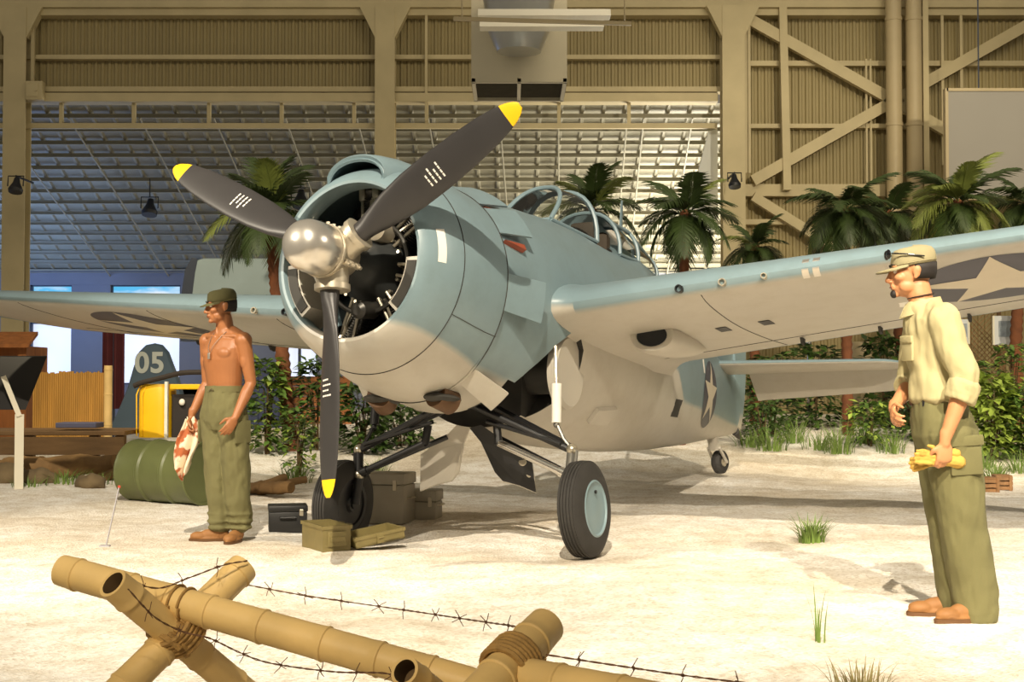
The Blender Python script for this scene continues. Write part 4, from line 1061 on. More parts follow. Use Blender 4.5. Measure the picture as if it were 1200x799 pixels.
def rock(px, py, D, r, label):
    me = MB(); me.ell((0, 0, 0), (1, .8, .7), None, 20, 14)
    o = me.build('rock', M_rock, smooth=60)
    for v in o.data.vertices: v.co = v.co*(1+.35*noise.noise(v.co*1.6+Vector((px, py, 0)))+.1*noise.noise(v.co*5)); v.co *= r
    p = place(px, py, D); o.location = p+Vector((0, 0, r*.3)); return tag(o, label, 'rock', 'rocks below the platform')
rock(8, 560, 13.6, .20, 'leftmost rock below the wooden platform at the photo edge'); rock(46, 561, 13.55, .16, 'rock between the cream sign post and the pale log'); rock(106, 562, 13.3, .15, 'rock near the left end of the drum under the platform')
# tail of another aircraft with the number 05
Yt = 18.5
TF = empty('aircraft_tail', at(180, 500, Yt), 0, 'dark blue-grey aircraft tail fin numbered 05 beyond the yellow cart', 'aircraft tail')
o0 = TF.location.copy()
def tp(px, py): q = at(px, py, Yt)-o0; return Vector((q.x, 0, q.z))
out = [tp(*c) for c in ((128, 505), (139, 482), (150, 455), (157, 430), (163, 412), (171, 404), (181, 402), (190, 404), (197, 412), (203, 428), (210, 445), (217, 470), (220, 505))]
M_tail = mat('tail_blue', (66, 84, 100), .5, 0, .08, 3)
cen = sum(out, Vector())/len(out)
mb = MB(); mb.rings([[cen+(p-cen)*k+Vector((0, yy, 0)) for p in out] for k, yy in ((.93, -.09), (.98, -.06), (1, 0), (.98, .06), (.93, .09))]); mb.build('fin', M_tail, TF)
fc = bpy.data.curves.new('numerals', 'FONT'); fc.body = '05'; fc.size = .40; fc.extrude = .004; fc.align_x = 'CENTER'; fc.space_character = 1.08; fc.offset = .012
fo = bpy.data.objects.new('tmp', fc); COL.objects.link(fo); me = evaluated(fo); bpy.data.objects.remove(fo)
nu = link('numerals', me, mat('numeral_grey', (176, 182, 178), .6, 0, .05, 3), TF); q = tp(177, 436); nu.location = (q.x, -.096, q.z); nu.rotation_euler = (pi/2, 0, 0)
# yellow tug cart
Yc = 15.2
cc = at(200, 515, Yc); YC = empty('yellow_cart', (cc.x, cc.y, .05), R(-8), 'yellow panelled cart with dark canopy edge and white post behind the drum', 'cart')
def cz(py): return at(0, py, Yc).z-.05
def cx_(px): return at(px, 0, Yc).x-cc.x
M_yel = mat('cart_yellow', (240, 190, 20), .5, 0, .06, 3)
mb = MB(); g = []
for z, k in ((cz(512), 1), (cz(480), 1), (cz(458), .98), (cz(450), .86)):
    g.append([Vector((cx_(184)+.19*k*math.copysign(abs(cos(a))**.6, cos(a)), .2*k*math.copysign(abs(sin(a))**.6, sin(a)), z)) for a in [2*pi*j/32 for j in range(32)]])
mb.rings(g); mb.build('front_cowl', M_yel, YC)
for px in (167, 174): MB().tube([(cx_(px), -.2, cz(510)), (cx_(px), -.21, cz(462)), (cx_(px)+.03, -.17, cz(451))], .008, 6).build('trim_rib', M_yel, YC)
mb = MB(); mb.tube(crom([(cx_(164), -.21, cz(452)), (cx_(175), -.22, cz(448)), (cx_(200), -.22, cz(442)), (cx_(222), -.22, cz(437)), (cx_(246), -.2, cz(436))], 5), .03, 10); mb.build('canopy_edge', mat('dark_canvas', (48, 40, 34), .8, 0, .15, 5), YC)
MB().box((cx_(203), -.2, (cz(447)+cz(512))/2), (.035, .035, cz(447)-cz(512))).build('post', mat('white_post', (228, 226, 214), .5), YC, smooth=0)
MB().box((cx_(225), -.05, cz(453)), (.36, .3, .06), bev=.01).build('shelf', M_yel, YC, smooth=0)
MB().box((cx_(222), .05, (cz(462)+cz(512))/2), (.34, .3, cz(462)-cz(512)), bev=.01).build('dark_locker', mat('dark_locker', (40, 34, 32), .7), YC, smooth=0)
MB().ell((cx_(219), -.13, cz(471)), (.035, .03, .04)).build('white_lamp', M_white, YC)
for s in (-1, 1): MB().lathe([(-.05, 0), (-.05, .13), (-.03, .15), (.03, .15), (.05, .13), (.05, 0)], (cx_(184 if s < 0 else 230), -.1, .13), (0, 1, 0), 24).build('wheel', M_rub, YC)
# grey-blue folded wing of another aircraft above the far wing
Yg = 18.8
pg = at(275, 352, Yg); FW = empty('folded_wing', pg, 0, 'upright grey-blue wing section with dark end rising behind the far wing', 'aircraft wing')
q = [at(a, b, Yg)-pg for a, b in ((230, 400), (226, 352), (230, 320), (233, 305), (240, 303), (345, 303), (345, 400))]
mb = MB(); ce = sum(q, Vector())/len(q); mb.rings([[ce+(p-ce)*k+Vector((0, yy, 0)) for p in q] for k, yy in ((.96, -.14), (1, -.06), (1, .06), (.96, .14))]); mb.build('wing_skin', mat('wing_grey_blue', (158, 176, 180), .5, 0, .06, 2), FW, smooth=20)
q = [at(a, b, Yg)-pg for a, b in ((214, 400), (214, 352), (219, 318), (227, 303), (234, 304), (231, 320), (228, 352), (230, 400))]
mb = MB(); mb.rings([[p+Vector((0, yy, 0)) for p in q] for yy in (-.12, .12)]); mb.build('wing_end', M_dark, FW, smooth=0)
for a, b in ((292, 353), (318, 352)): MB().box(at(a, b, Yg)-pg+Vector((0, -.17, 0)), (.14, .12, .1), Matrix.Rotation(.5, 3, 'Y'), bev=.02).build('fold_hinge', M_black, FW, smooth=0)
# maroon banner, dark hut post, screens behind
pm = at(133, 425, 20); MB_ = empty('maroon_banner', pm, 0, 'dark maroon hanging banner beyond the fence', 'banner')
mb = MB(); mb.rings([[Vector((-.17+.34*k/14, .03*sin(k*1.3), z)) for k in range(15)]+[Vector((-.17+.34*k/14, .03*sin(k*1.3)+.012, z)) for k in range(14, -1, -1)] for z in (-.7, -.2, .3, .55)]); mb.build('cloth', mat('maroon_cloth', (84, 30, 36), .85, 0, .15, 4), MB_)
MB().tube([(-.2, 0, .56), (.2, 0, .56)], .018, 8).build('rod', M_dark, MB_); MB().tube([(.0, .03, .56), (.0, .03, -1.2)], .02, 8).build('pole', M_dark, MB_)
ph = at(12, 470, 19); HU = empty('wooden_hut', (ph.x, ph.y, .1), 0, 'orange-brown wooden hut corner at the far left edge', 'hut')
M_hut = mat('orange_wood', (150, 92, 44), .7, 0, .25, 2, stretch=(6, 6, 1))
MB().box((-.7, .4, .85), (1.9, .8, 1.35)).build('wall', M_hut, HU, smooth=0)
for x in (.20, -.25): MB().box((x, -.04, .85), (.12, .1, 1.4)).build('post', M_hut, HU, smooth=0)
MB().prism([(-1.8, -.25, 1.5), (.35, -.25, 1.5), (.25, .4, 1.7), (-1.8, .4, 1.7)], (0, .0, .05)).build('roof', M_hut, HU, smooth=0)
# ------------------------------------------------------------------ palms and planting
M_frond = mat('palm_green', (52, 68, 30), .5, 0, .3, 2); M_frondl = mat('palm_light_green', (110, 120, 56), .5, 0, .3, 2)
M_trunk = mat('palm_trunk', (112, 66, 38), .85, 0, .25, 6, .5, 30)
def frond_mesh(seed, L=1.0, droop=.6):
    rnd = random.Random(seed); mb = MB(); pts = []
    for k in range(17):
        t = k/16; pts.append(Vector((L*(t-.12*droop*t*t), .04*sin(t*3+seed), L*(.30*t-droop*.75*t*t))))
    mb.tube(pts, [.014*(1-.8*k/16) for k in range(17)], 5)
    n = 34
    for i in range(n):
        t = .14+.86*i/(n-1); k = min(15, int(t*16)); f = t*16-k; p = pts[k].lerp(pts[k+1], f); d = (pts[k+1]-pts[k]).normalized()
        for s in (-1, 1):
            l = L*.36*(sin(pi*min(1, .12+.9*t))**.6)*rnd.uniform(.8, 1.1)+.03; a = .9-.5*t
            v = (Vector((0, s, 0))*sin(a)+d*cos(a)*.8+Vector((0, 0, .12))).normalized(); w = .021*L
            e1 = p+v*l*.5+Vector((0, 0, -.03*l)); e2 = p+v*l+Vector((0, 0, -.42*l*rnd.uniform(.6, 1.3))); wd = d*w
            a0, a1, b0, b1, c = mb.v(p-wd*.5), mb.v(p+wd*.5), mb.v(e1-wd), mb.v(e1+wd), mb.v(e2)
            mb.face([a0, a1, b1, b0]); mb.face([b0, b1, c])
    me = mb.build('tmp', M_frond, smooth=60, recalc=False); d = me.data; bpy.data.objects.remove(me); return d
FR = [frond_mesh(1, 1, .55), frond_mesh(2, 1, .8), frond_mesh(3, 1, 1.05)]
FRL = [m.copy() for m in FR]
for m in FRL: m.materials.clear(); m.materials.append(M_frondl)
def palm(cpx, cpy, D, fpx, R_, n, label, light=0, up=0, seed=0, tr=.065, lean=0):
    rnd = random.Random(seed+int(cpx)); c = at(cpx, cpy, D); f = at(fpx, 505, D); f.z = gz(f.x, f.y)-.05
    e = empty('palm_tree', f, 0, label, 'palm tree', 'palm trees behind the plane'); h = c-f
    mb = MB(); pts = crom([Vector((0, 0, 0)), h*.35+Vector((lean*.5, 0, 0)), h*.7+Vector((lean*.4, 0, 0)), h], 10); prof = []; path = []; rad = []
    for i, p in enumerate(pts):
        nx = pts[min(i+1, len(pts)-1)]
        for q, r in ((0, 1.12), (.5, .92)):
            path.append(p.lerp(nx, q) if i < len(pts)-1 else p+Vector((0, 0, .01*q))); rad.append(tr*r*(1.25-.4*i/len(pts)))
    mb.tube(path, rad, 12); mb.build('trunk', M_trunk, e)
    MB().ell(h, (tr*1.5, tr*1.5, tr*2.2)).build('crown_shaft', M_trunk, e)
    n = int(n*1.5)
    for i in range(n):
        t = i/n; az = i*2.39996+rnd.uniform(-.2, .2); el = -.55+1.45*(1-t)**1.2*(1+up)
        k = 0 if el > .75 else (1 if el > .25 else 2)
        src = (FRL if (light and rnd.random() < light) else FR)[k]
        o = bpy.data.objects.new('frond', src); COL.objects.link(o); o.parent = e; o.location = h+Vector((0, 0, tr))
        s = R_*rnd.uniform(.8, 1.1); o.scale = (s, s, s); o.rotation_euler = (0, -el+.15, az)
palm(316, 258, 16.8, 342, .90, 15, 'palm behind the left propeller blades with an orange-brown trunk under the far wing', .35, .4, 1, .08)
palm(692, 252, 18.4, 700, .80, 15, 'palm right behind the cockpit canopy and antenna mast', .15, .3, 2)
palm(803, 258, 17.2, 797, .82, 15, 'dark palm standing clear above the near wing root, in front of the white gable', .05, .1, 3)
palm(884, 296, 19.0, 885, .60, 11, 'low small palm just right of the column above the near wing', .1, .2, 4)
palm(990, 252, 18.0, 994, .86, 14, 'palm with dark drooping crown left of the two vertical pipes', .1, .0, 5)
palm(1040, 256, 19.0, 1064, .75, 12, 'palm whose crown crosses the foot of the two vertical pipes', .15, .1, 6)
palm(1122, 246, 16.6, 1105, .84, 17, 'brightest palm with yellow-green fronds below the grey screen', .6, .2, 7)
palm(1206, 246, 18.8, 1196, .84, 14, 'palm at the right photo edge with a leaning ringed trunk', .35, .1, 8, .075, -.22)
M_leaf = [mat('leaf_dark', (62, 84, 38), .45, 0, .3, 3), mat('leaf_mid', (84, 112, 48), .45, 0, .3, 3), mat('leaf_bright', (146, 166, 72), .45, 0, .25, 3)]
M_stem = mat('shrub_stem', (92, 72, 44), .8, 0, .2, 10)
def shrub(px, py0, py1, D, wpx, n, leaf, label, mi=0, g='leafy shrubs in the planting', seed=0):
    n = int(n*2.2); leaf *= 1.15; rnd = random.Random(seed+int(px*7+py0)); f = at(px, py1, D); h = (py1-py0)/FPX*D; rx = wpx/2/FPX*D; f.z = min(f.z, gz(f.x, f.y)); h = at(px, py0, D).z-f.z
    e = empty('shrub', f, 0, label, 'shrub', g); mb = MB(); st = MB()
    for k in range(7):
        a = rnd.uniform(0, 6.28); q = Vector((rx*.7*cos(a)*rnd.random(), rx*.6*sin(a)*rnd.random(), h*rnd.uniform(.6, .95)))
        st.tube([Vector((q.x*.2, q.y*.2, -.03)), q*.5+Vector((0, 0, .05*h)), q], [.012, .009, .004], 6)
    for i in range(n):
        a = rnd.uniform(0, 6.28); u = rnd.random()**.45; z = h*(.08+.9*rnd.random()); r = rx*u*(1-.45*(z/h-.4)**2*2)
        c = Vector((r*cos(a), r*.7*sin(a), z)); d = Vector((cos(a)+rnd.uniform(-.8, .8), sin(a)+rnd.uniform(-.8, .8)-.3, rnd.uniform(-.5, .7))).normalized()
        L = leaf*rnd.uniform(.6, 1.2); s_ = d.cross(Vector((rnd.uniform(-.4, .4), rnd.uniform(-.4, .4), 1))).normalized(); nrm = s_.cross(d)
        w = L*.26; A = [mb.v(c), mb.v(c+d*L*.4+s_*w-nrm*.0), mb.v(c+d*L-nrm*L*.2), mb.v(c+d*L*.4-s_*w), mb.v(c+d*L*.45-nrm*L*.06)]
        mb.mi = mi if rnd.random() < .7 else min(2, mi+1)
        mb.face([A[0], A[4], A[1]]); mb.face([A[1], A[4], A[2]]); mb.face([A[2], A[4], A[3]]); mb.face([A[3], A[4], A[0]])
    mb.build('foliage', M_leaf, e, smooth=0, recalc=False); st.build('stems', M_stem, e)
for a in ((312, 418, 502, 16.5, 46, 260, .13, 'shrub between the shirtless man and the left palm trunk', 1),
          (372, 418, 500, 16.8, 50, 260, .13, 'shrub right of the left palm trunk, behind the lower blade', 0),
          (350, 478, 520, 15.2, 36, 140, .09, 'low bright shrub at the foot of the left palm trunk', 1),
          (425, 450, 520, 16.5, 60, 260, .13, 'dark shrub seen under the engine cowling', 0),
          (470, 470, 525, 17.0, 60, 200, .12, 'dark shrub behind the far landing gear arms', 0),
          (905, 412, 510, 18.0, 60, 260, .14, 'shrub just right of the tail end, above and below the tailplane', 0),
          (955, 402, 508, 18.6, 60, 280, .14, 'shrub behind the middle of the tailplane', 0),
          (1038, 392, 508, 18.6, 60, 300, .16, 'big-leaved dark shrub between the two palm trunks behind the tailplane tip', 0),
          (895, 470, 505, 17.2, 50, 160, .09, 'low shrub on the sand edge right of the tail wheel', 0),
          (1020, 470, 508, 17.0, 60, 200, .10, 'low shrub on the sand edge below the tailplane tip', 1),
          (1072, 440, 508, 17.4, 50, 200, .12, 'shrub in front of the waist of the man at right', 0),
          (1140, 420, 512, 16.6, 46, 240, .12, 'bright shrub touching the back of the man at right', 1),
          (1165, 440, 515, 16.2, 52, 240, .15, 'brightest broad-leaved shrub right of the man, below the lattice', 2),
          (1200, 455, 520, 16.2, 50, 220, .16, 'broad-leaved shrub at the right photo edge', 1),
          (1185, 400, 470, 17.6, 40, 150, .12, 'shrub behind the leaning palm trunk at right', 1)): shrub(*a)
CL = [(878, 507, 17.0, 60, .34, 'under the tailplane root beside the rudder'), (903, 505, 16.7, 80, .42, 'between tail end and middle of the tailplane'), (931, 507, 17.3, 70, .5, 'under the middle of the tailplane'), (958, 505, 16.8, 60, .36, 'left of the first palm trunk under the tailplane'),
      (983, 508, 16.5, 70, .55, 'against the first palm trunk under the tailplane'), (1012, 506, 17.2, 60, .38, 'between the two palm trunks under the tailplane'), (1046, 508, 16.6, 70, .45, 'below the tailplane tip'), (1150, 514, 15.6, 60, .36, 'behind the back of the man at right'),
      (1195, 517, 15.3, 60, .36, 'at the right photo edge'), (345, 520, 14.6, 70, .3, 'at the foot of the left palm'), (398, 520, 15.2, 60, .26, 'beside the lower propeller blade tip'), (440, 524, 15.0, 60, .3, 'behind the far wheel'), (75, 560, 13.6, 50, .20, 'below the pale driftwood log'), (34, 566, 13.2, 40, .16, 'at the foot of the information sign'), (112, 562, 13.6, 40, .18, 'left of the drum')]
for px, py, D, n, h, w_ in CL: tuft(px, py, D, n, h, .20, 'green grass clump on the sand edge, '+w_, w=.007, lean=(.2, 1.3), g='grass clumps along the sand edge')
# lattice screen, posters and things glimpsed through the planting
Yl = 19.6
def Lp(px, py, Y=Yl): return at(px, py, Y)
l0, l1 = Lp(1120, 512), Lp(1172, 360); LT = empty('lattice_screen', ((l0.x+l1.x)/2, l0.y, .3), 0, 'brown diagonal wooden lattice screen behind the man at right', 'lattice')
M_lat = mat('lattice_wood', (140, 108, 70), .7, 0, .15, 5); w, h = l1.x-l0.x, l1.z-.3
for s in (1, -1):
    for k in range(-16, 20):
        x0 = -w/2+k*.075; pts = []
        for z in (0, h):
            pts.append(Vector((s*(x0+z*.9), .012*s, z)))
        a, b = pts; d = b-a; t0, t1 = 0, 1
        for lim, sg in ((w/2, 1), (-w/2, -1)):
            ta = (lim-a.x)/d.x
            if d.x*sg > 0: t1 = min(t1, ta)
            else: t0 = max(t0, ta)
        if t1 > t0+.02: MB().bar(a+d*t0, a+d*t1, .02, .008).build('lath', M_lat, LT, smooth=0)
for x in (-w/2, w/2): MB().box((x, 0, h/2), (.05, .05, h)).build('frame_post', M_lat, LT, smooth=0)
def board(px0, px1, py0, py1, D, label):
    a, b = at(px0, py1, D), at(px1, py0, D); e = empty('framed_poster', ((a.x+b.x)/2, a.y, a.z), 0, label, 'poster', None); w, h = b.x-a.x, b.z-a.z
    MB().box((0, 0, h/2), (w, .02, h)).build('sheet', mat('poster_paper', (206, 210, 214), .6, 0, .06, 3), e, smooth=0)
    MB().box((0.01, -.012, h*.55), (w*.6, .004, h*.55)).build('picture', mat('poster_print', (140, 150, 160), .6, 0, .3, 9), e, smooth=0)
    for x in (-w/2, w/2): MB().box((x, -.005, h/2), (.025, .035, h)).build('frame', mat('cream_post', (226, 220, 200)), e, smooth=0)
    MB().box((0, .02, -.5), (.04, .03, 1.4)).build('post', M_lat, e, smooth=0)
board(1164, 1190, 370, 404, 19.2, 'pale framed poster right of the lattice, behind the leaning palm trunk')
board(1122, 1135, 374, 403, 19.2, 'pale poster at the back of the man at right, in front of the lattice')
for px, D, r, m_, lab in ((949, 19.5, .035, M_chrome, 'shiny metal pole seen between near wing and tailplane'), (1009, 20.5, .17, M_pipe, 'wide pale grey pipe foot between the palm trunks behind the tailplane')):
    p = at(px, 505, D); z = gz(p.x, p.y); mb = MB(); hh = 1.75-z
    mb.lathe([(0, r*1.4), (.04, r*1.4), (.05, r), (hh, r), (hh, r*.0)], (0, 0, 0), (0, 0, 1), 20); o = mb.build('standing_pole', m_); o.location = (p.x, p.y, z-.02); tag(o, lab, 'pole')
# low timber wall and navy kiosk behind the left palm
p = at(350, 470, 19.5); KW = empty('timber_wall', (p.x, p.y, .3), 0, 'orange-brown timber wall behind the left palm trunk', 'wall panel')
for k in range(6): MB().box((0, 0, .07+.15*k), (1.6, .05, .14), bev=.005).build('board', M_hut, KW, smooth=0)
for x in (-.75, .75): MB().box((x, -.04, .45), (.08, .05, .95)).build('post', M_hut, KW, smooth=0)
p = at(308, 455, 19.0); NK = empty('navy_cabinet', (p.x, p.y-.1, .3), 0, 'navy blue cabinet glimpsed between the shirtless man and the left palm', 'cabinet')
mn = mat('navy_paint', (38, 48, 82), .5, 0, .1, 4)
MB().box((0, 0, .55), (.6, .4, 1.1), bev=.01).build('cabinet_body', mn, NK, smooth=0)
for s in (-1, 1): MB().box((s*.145, -.205, .55), (.275, .02, 1.0), bev=.004).build('door', mn, NK, smooth=0)
# ------------------------------------------------------------------ people
def rotz(v, a): return Vector((v[0]*cos(a)-v[1]*sin(a), v[0]*sin(a)+v[1]*cos(a), v[2]))
class Blob(MB):
    def limb(s, pts, rad, n=14):
        pts = [Vector(p) for p in pts]; s.tube(pts, rad, n)
        for p, r in ((pts[0], rad[0]), (pts[-1], rad[-1])): s.ell(p, r*.99, None, 14, 8)
        return s
    def loft(s, secs, yaw, n=28, ex=2.2):
        """secs: (cx, cy, z, half width, half depth)"""
        g = []
        for cx, cy, z, hw, hd in secs:
            g.append([Vector((cx, cy, z))+rotz((hw*math.copysign(abs(cos(a))**(2/ex), cos(a)), hd*math.copysign(abs(sin(a))**(2/ex), sin(a)), 0), yaw) for a in [2*pi*k/n for k in range(n)]])
        return s.rings(g)
    def hand(s, wrist, d, palm, thumb, curl=.5, size=1.0, spread=.06):
        """d: towards the fingers, palm: direction the palm faces, thumb: side of the thumb"""
        d = Vector(d).normalized(); t = Vector(thumb); t = (t-d*t.dot(d)).normalized(); n = d.cross(t).normalized()
        if n.dot(Vector(palm)) < 0: n = -n
        w = Vector(wrist); z = size; M = Matrix((t, d, n)).transposed()
        s.limb([w-d*.03, w+d*.02], [.026*z, .026*z]); s.ell(w+d*.055*z, (.040*z, .052*z, .017*z), M); s.ell(w+d*.08*z, (.041*z, .03*z, .014*z), M)
        for k, (off, L) in enumerate(((.030, .074), (.0105, .083), (-.0095, .078), (-.029, .060))):
            p = w+d*(.092-.004*abs(k-1))*z+t*off*z; v = (d+t*(off*spread/.03)).normalized(); pts = [p-v*.02*z, p]
            a = 0
            for f, c in ((.46, curl*.7), (.30, curl*1.0), (.24, curl*.7)):
                a += c; q = v*cos(a)+n*sin(a); pts.append(pts[-1]+q*L*f*z)
            s.limb(pts, [.0095*z, .0095*z, .0088*z, .0080*z, .0068*z], 10)
        p = w+d*.03*z+t*.026*z; q1 = (t*.75+d*.7+n*.25).normalized(); q2 = (t*.15+d*.9+n*(.35+.5*curl)).normalized()
        s.limb([p-t*.01, p+q1*.036*z, p+q1*.036*z+q2*.030*z, p+q1*.036*z+q2*.054*z], [.015*z, .0115*z, .0098*z, .0075*z], 10)
        return s
    def head(s, c, yaw, pitch=0):
        c = Vector(c); M = Matrix.Rotation(yaw, 3, 'Z') @ Matrix.Rotation(pitch, 3, 'X')
        s.HM, s.HC = M, c
        def P(x, y, z): return M @ Vector((x, y, z))+c
        def E(x, y, z, r): s.ell(P(x, y, z), r, M, 18, 12)
        E(0, .018, .035, (.075, .096, .088)); E(0, -.022, -.005, (.064, .074, .092)); E(0, -.03, -.068, (.052, .058, .045)); E(0, -.078, -.095, (.021, .018, .016))
        s.limb([P(0, -.088, .026), P(0, -.104, .0), P(0, -.116, -.028)], [.0085, .0095, .0125], 10)
        for q in (1, -1):
            E(q*.0125, -.103, -.033, (.0085, .011, .008)); E(q*.030, -.082, .036, (.027, .015, .0105)); E(q*.040, -.062, -.018, (.027, .028, .022)); E(q*.045, -.03, -.06, (.018, .04, .03))
            E(q*.076, .012, .004, (.008, .019, .030)); E(q*.080, .018, .014, (.007, .015, .018)); E(q*.076, .004, -.020, (.007, .010, .012))
        E(0, -.094, -.056, (.024, .012, .0065)); E(0, -.092, -.068, (.021, .012, .007)); E(0, -.088, -.048, (.018, .012, .012))
        return s
def H(b, x, y, z): return b.HM @ Vector((x, y, z))+b.HC
def face_bits(b, par, hairmat, skin):
    for q in (1, -1):
        o = MB().ell(H(b, q*.031, -.0785, .014), .0125, b.HM, 14, 10).build('eye', mat('eye_white', (222, 214, 200), .3), par)
        MB().ell(H(b, q*.031, -.0885, .0135), (.0055, .003, .0055), b.HM, 12, 8).build('iris', mat('iris_dark', (40, 28, 20), .3), o)
        MB().tube([H(b, q*.012, -.0985, .041), H(b, q*.03, -.0975, .047), H(b, q*.052, -.083, .041)], [.003, .004, .0025], 8).build('eyebrow', hairmat, par)
    MB().tube([H(b, -.020, -.1015, -.0615), H(b, 0, -.1075, -.061), H(b, .020, -.1015, -.0615)], .0022, 8).build('mouth_line', mat('lip', (126, 66, 48), .6), par)
def cloth_noise(amp, sx, sy, seed):
    def f(co, n):
        q = Vector((co.x*sx, co.y*sx, co.z*sy+seed)); k = noise.noise(q)+.5*noise.noise(q*2.3)
        return co+n*amp*k
    return f
def solid(blob, voxel, name, m, par, smooth=3, fn=None): return link(name, remeshed(blob, voxel, smooth, fn), m, par)
def shoe(p, d, par, m, sole):
    """p: heel on the ground, d: toe direction"""
    d = Vector((d[0], d[1], 0)).normalized(); s_ = Vector((-d.y, d.x, 0)); M = Matrix((d, s_, Vector((0, 0, 1)))).transposed(); p = Vector(p); b = Blob()
    b.ell(p+d*.045+Vector((0, 0, .055)), (.05, .038, .05), M); b.ell(p+d*.12+Vector((0, 0, .05)), (.08, .040, .040), M); b.ell(p+d*.205+Vector((0, 0, .040)), (.065, .046, .032), M); b.limb([p+d*.06+Vector((0, 0, .06)), p+d*.055+Vector((0, 0, .14))], [.043, .045]); b.ell(p+d*.15+Vector((0, 0, .024)), (.125, .044, .02), M)
    o = solid(b, .006, 'boot', m, par, 2)
    q = MB(); g = []
    for z, k in ((-.004, 1.0), (.020, 1.02)):
        g.append([p+M @ Vector((.14+.137*k*cos(a), (.043+.006*cos(a))*k*sin(a), z)) for a in [2*pi*j/28 for j in range(28)]])
    q.rings(g).build('sole', sole, o)
    for k in range(4):
        x = .10+.022*k; MB().tube([p+M @ Vector((x, -.022, .083-.012*k)), p+M @ Vector((x+.004, 0, .094-.010*k)), p+M @ Vector((x, .022, .083-.012*k))], .0028, 6).build('lace', sole, o)
M_boot = mat('tan_leather', (142, 98, 54), .7, 0, .12, 12); M_sole = mat('boot_sole', (96, 66, 38), .8, 0, .1, 8)
M_skin1 = mat('skin_tan', (158, 102, 62), .45, 0, .05, 6); M_skin2 = mat('skin_fair', (190, 132, 90), .5, 0, .05, 6)
M_trou = mat('olive_cloth', (104, 100, 64), .9, 0, .10, 5, .15, 200); M_shirt = mat('khaki_cloth', (174, 163, 122), .9, 0, .07, 5, .15, 200)
M_capo = mat('olive_cap', (92, 88, 54), .9, 0, .1, 8, .15, 200); M_capk = mat('khaki_cap', (150, 140, 106), .9, 0, .1, 8, .15, 200)
M_hair = mat('dark_hair', (30, 24, 20), .7, 0, .2, 30)
M_web = mat('web_belt', (88, 80, 54), .85, 0, .1, 20)
# --- the shirtless man
p = at(262, 633, 9.4); p.z = gz(p.x, p.y, True)-.0
P1 = empty('person', p, 0, 'shirtless person in olive cap and baggy olive trousers holding a stained rag', 'person')
yw = R(-36); b = Blob()
def t1(x, y, z): return rotz((x, y, z), yw)
def sec(z, hw, hd, x=0, y=0): q = rotz((x, y, 0), yw); return (q.x, q.y, z, hw, hd)
b.loft([sec(.90, .165, .115), sec(.98, .160, .112), sec(1.06, .148, .102), sec(1.12, .142, .098), sec(1.20, .150, .104, 0, -.003), sec(1.30, .168, .118, 0, -.006), sec(1.38, .176, .118, 0, 0), sec(1.44, .160, .095, 0, .008), sec(1.485, .105, .070, 0, .015), sec(1.52, .066, .060, 0, .012)], yw)
for s in (1, -1):
    b.ell(t1(s*.072, -.078, 1.345), (.074, .043, .050), Matrix.Rotation(yw, 3, 'Z')); b.ell(t1(s*.19, .006, 1.435), (.062, .062, .062)); b.ell(t1(s*.10, .075, 1.37), (.08, .05, .09), Matrix.Rotation(yw, 3, 'Z')); b.limb([t1(s*.05, .03, 1.50), t1(s*.15, .012, 1.465)], [.045, .042])
    b.limb([t1(s*.025, -.066, 1.466), t1(s*.14, -.035, 1.468)], [.012, .016])
    for k in range(3): b.ell(t1(s*.035, -.090+.004*k, 1.25-.058*k), (.030, .016, .024), Matrix.Rotation(yw, 3, 'Z'))
b.limb([t1(0, .015, 1.48), t1(0, -.005, 1.60)], [.062, .056]); b.limb([t1(-.03, -.045, 1.49), t1(-.05, -.02, 1.58)], [.014, .014])
sh = {1: t1(.192, .004, 1.43), -1: t1(-.192, .004, 1.43)}
elb = {1: t1(.225, .045, 1.135), -1: t1(-.228, .04, 1.135)}; wr = {1: t1(.215, -.085, .90), -1: t1(-.262, -.075, .905)}
for s in (1, -1):
    m1 = sh[s].lerp(elb[s], .45); m2 = elb[s].lerp(wr[s], .3)
    b.limb([sh[s], m1, elb[s], m2, wr[s]], [.056, .050, .040, .043, .027])
    b.ell(m1+t1(0, -.014, 0), (.042, .042, .075))
hd1 = (wr[1]-elb[1]).normalized(); b.hand(wr[1], hd1+t1(-.12, -.05, .0), t1(-1, .35, 0), t1(-.3, -1, -.2), .42)
hd2 = (wr[-1]-elb[-1]).normalized(); b.hand(wr[-1], Vector((-.05, -.05, -1)), t1(.9, -.2, 0), t1(.25, -1, 0), .85)
ank = {1: Vector((.115, .0, .08)), -1: Vector((-.025, .02, .08))}
hip = {1: t1(.09, 0, .93), -1: t1(-.09, 0, .93)}
for s in (1, -1): b.limb([hip[s], (hip[s]+ank[s])/2+Vector((0, -.02, .03)), ank[s]], [.085, .055, .04])
hc = t1(-.012, -.028, 1.675); b.head(hc, R(-62), R(4)); b.limb([t1(0, .0, 1.56), hc+Vector((0, .01, -.04))], [.056, .056])
body1 = solid(b, .0055, 'body', M_skin1, P1, 3)
face_bits(b, P1, M_hair, M_skin1)
tb = Blob(); kn = {s: (hip[s]+ank[s])/2+Vector((0, -.015, .02)) for s in (1, -1)}
tb.loft([sec(.80, .14, .11), sec(.86, .178, .135), sec(.95, .180, .134), sec(1.04, .166, .120), sec(1.10, .158, .113), sec(1.112, .157, .112)], yw)
for s in (1, -1):
    tb.limb([hip[s]+Vector((0, 0, -.03)), hip[s].lerp(kn[s], .5), kn[s], kn[s].lerp(ank[s], .55), ank[s]+Vector((0, 0, .10)), ank[s]+Vector((0, 0, .05))], [.112, .106, .097, .092, .088, .082], 20)
    for z, r in ((.10, .094), (.145, .099), (.20, .098)): tb.ell(kn[s].lerp(ank[s], (kn[s].z-z)/(kn[s].z-ank[s].z)), (r, r*.95, .026))
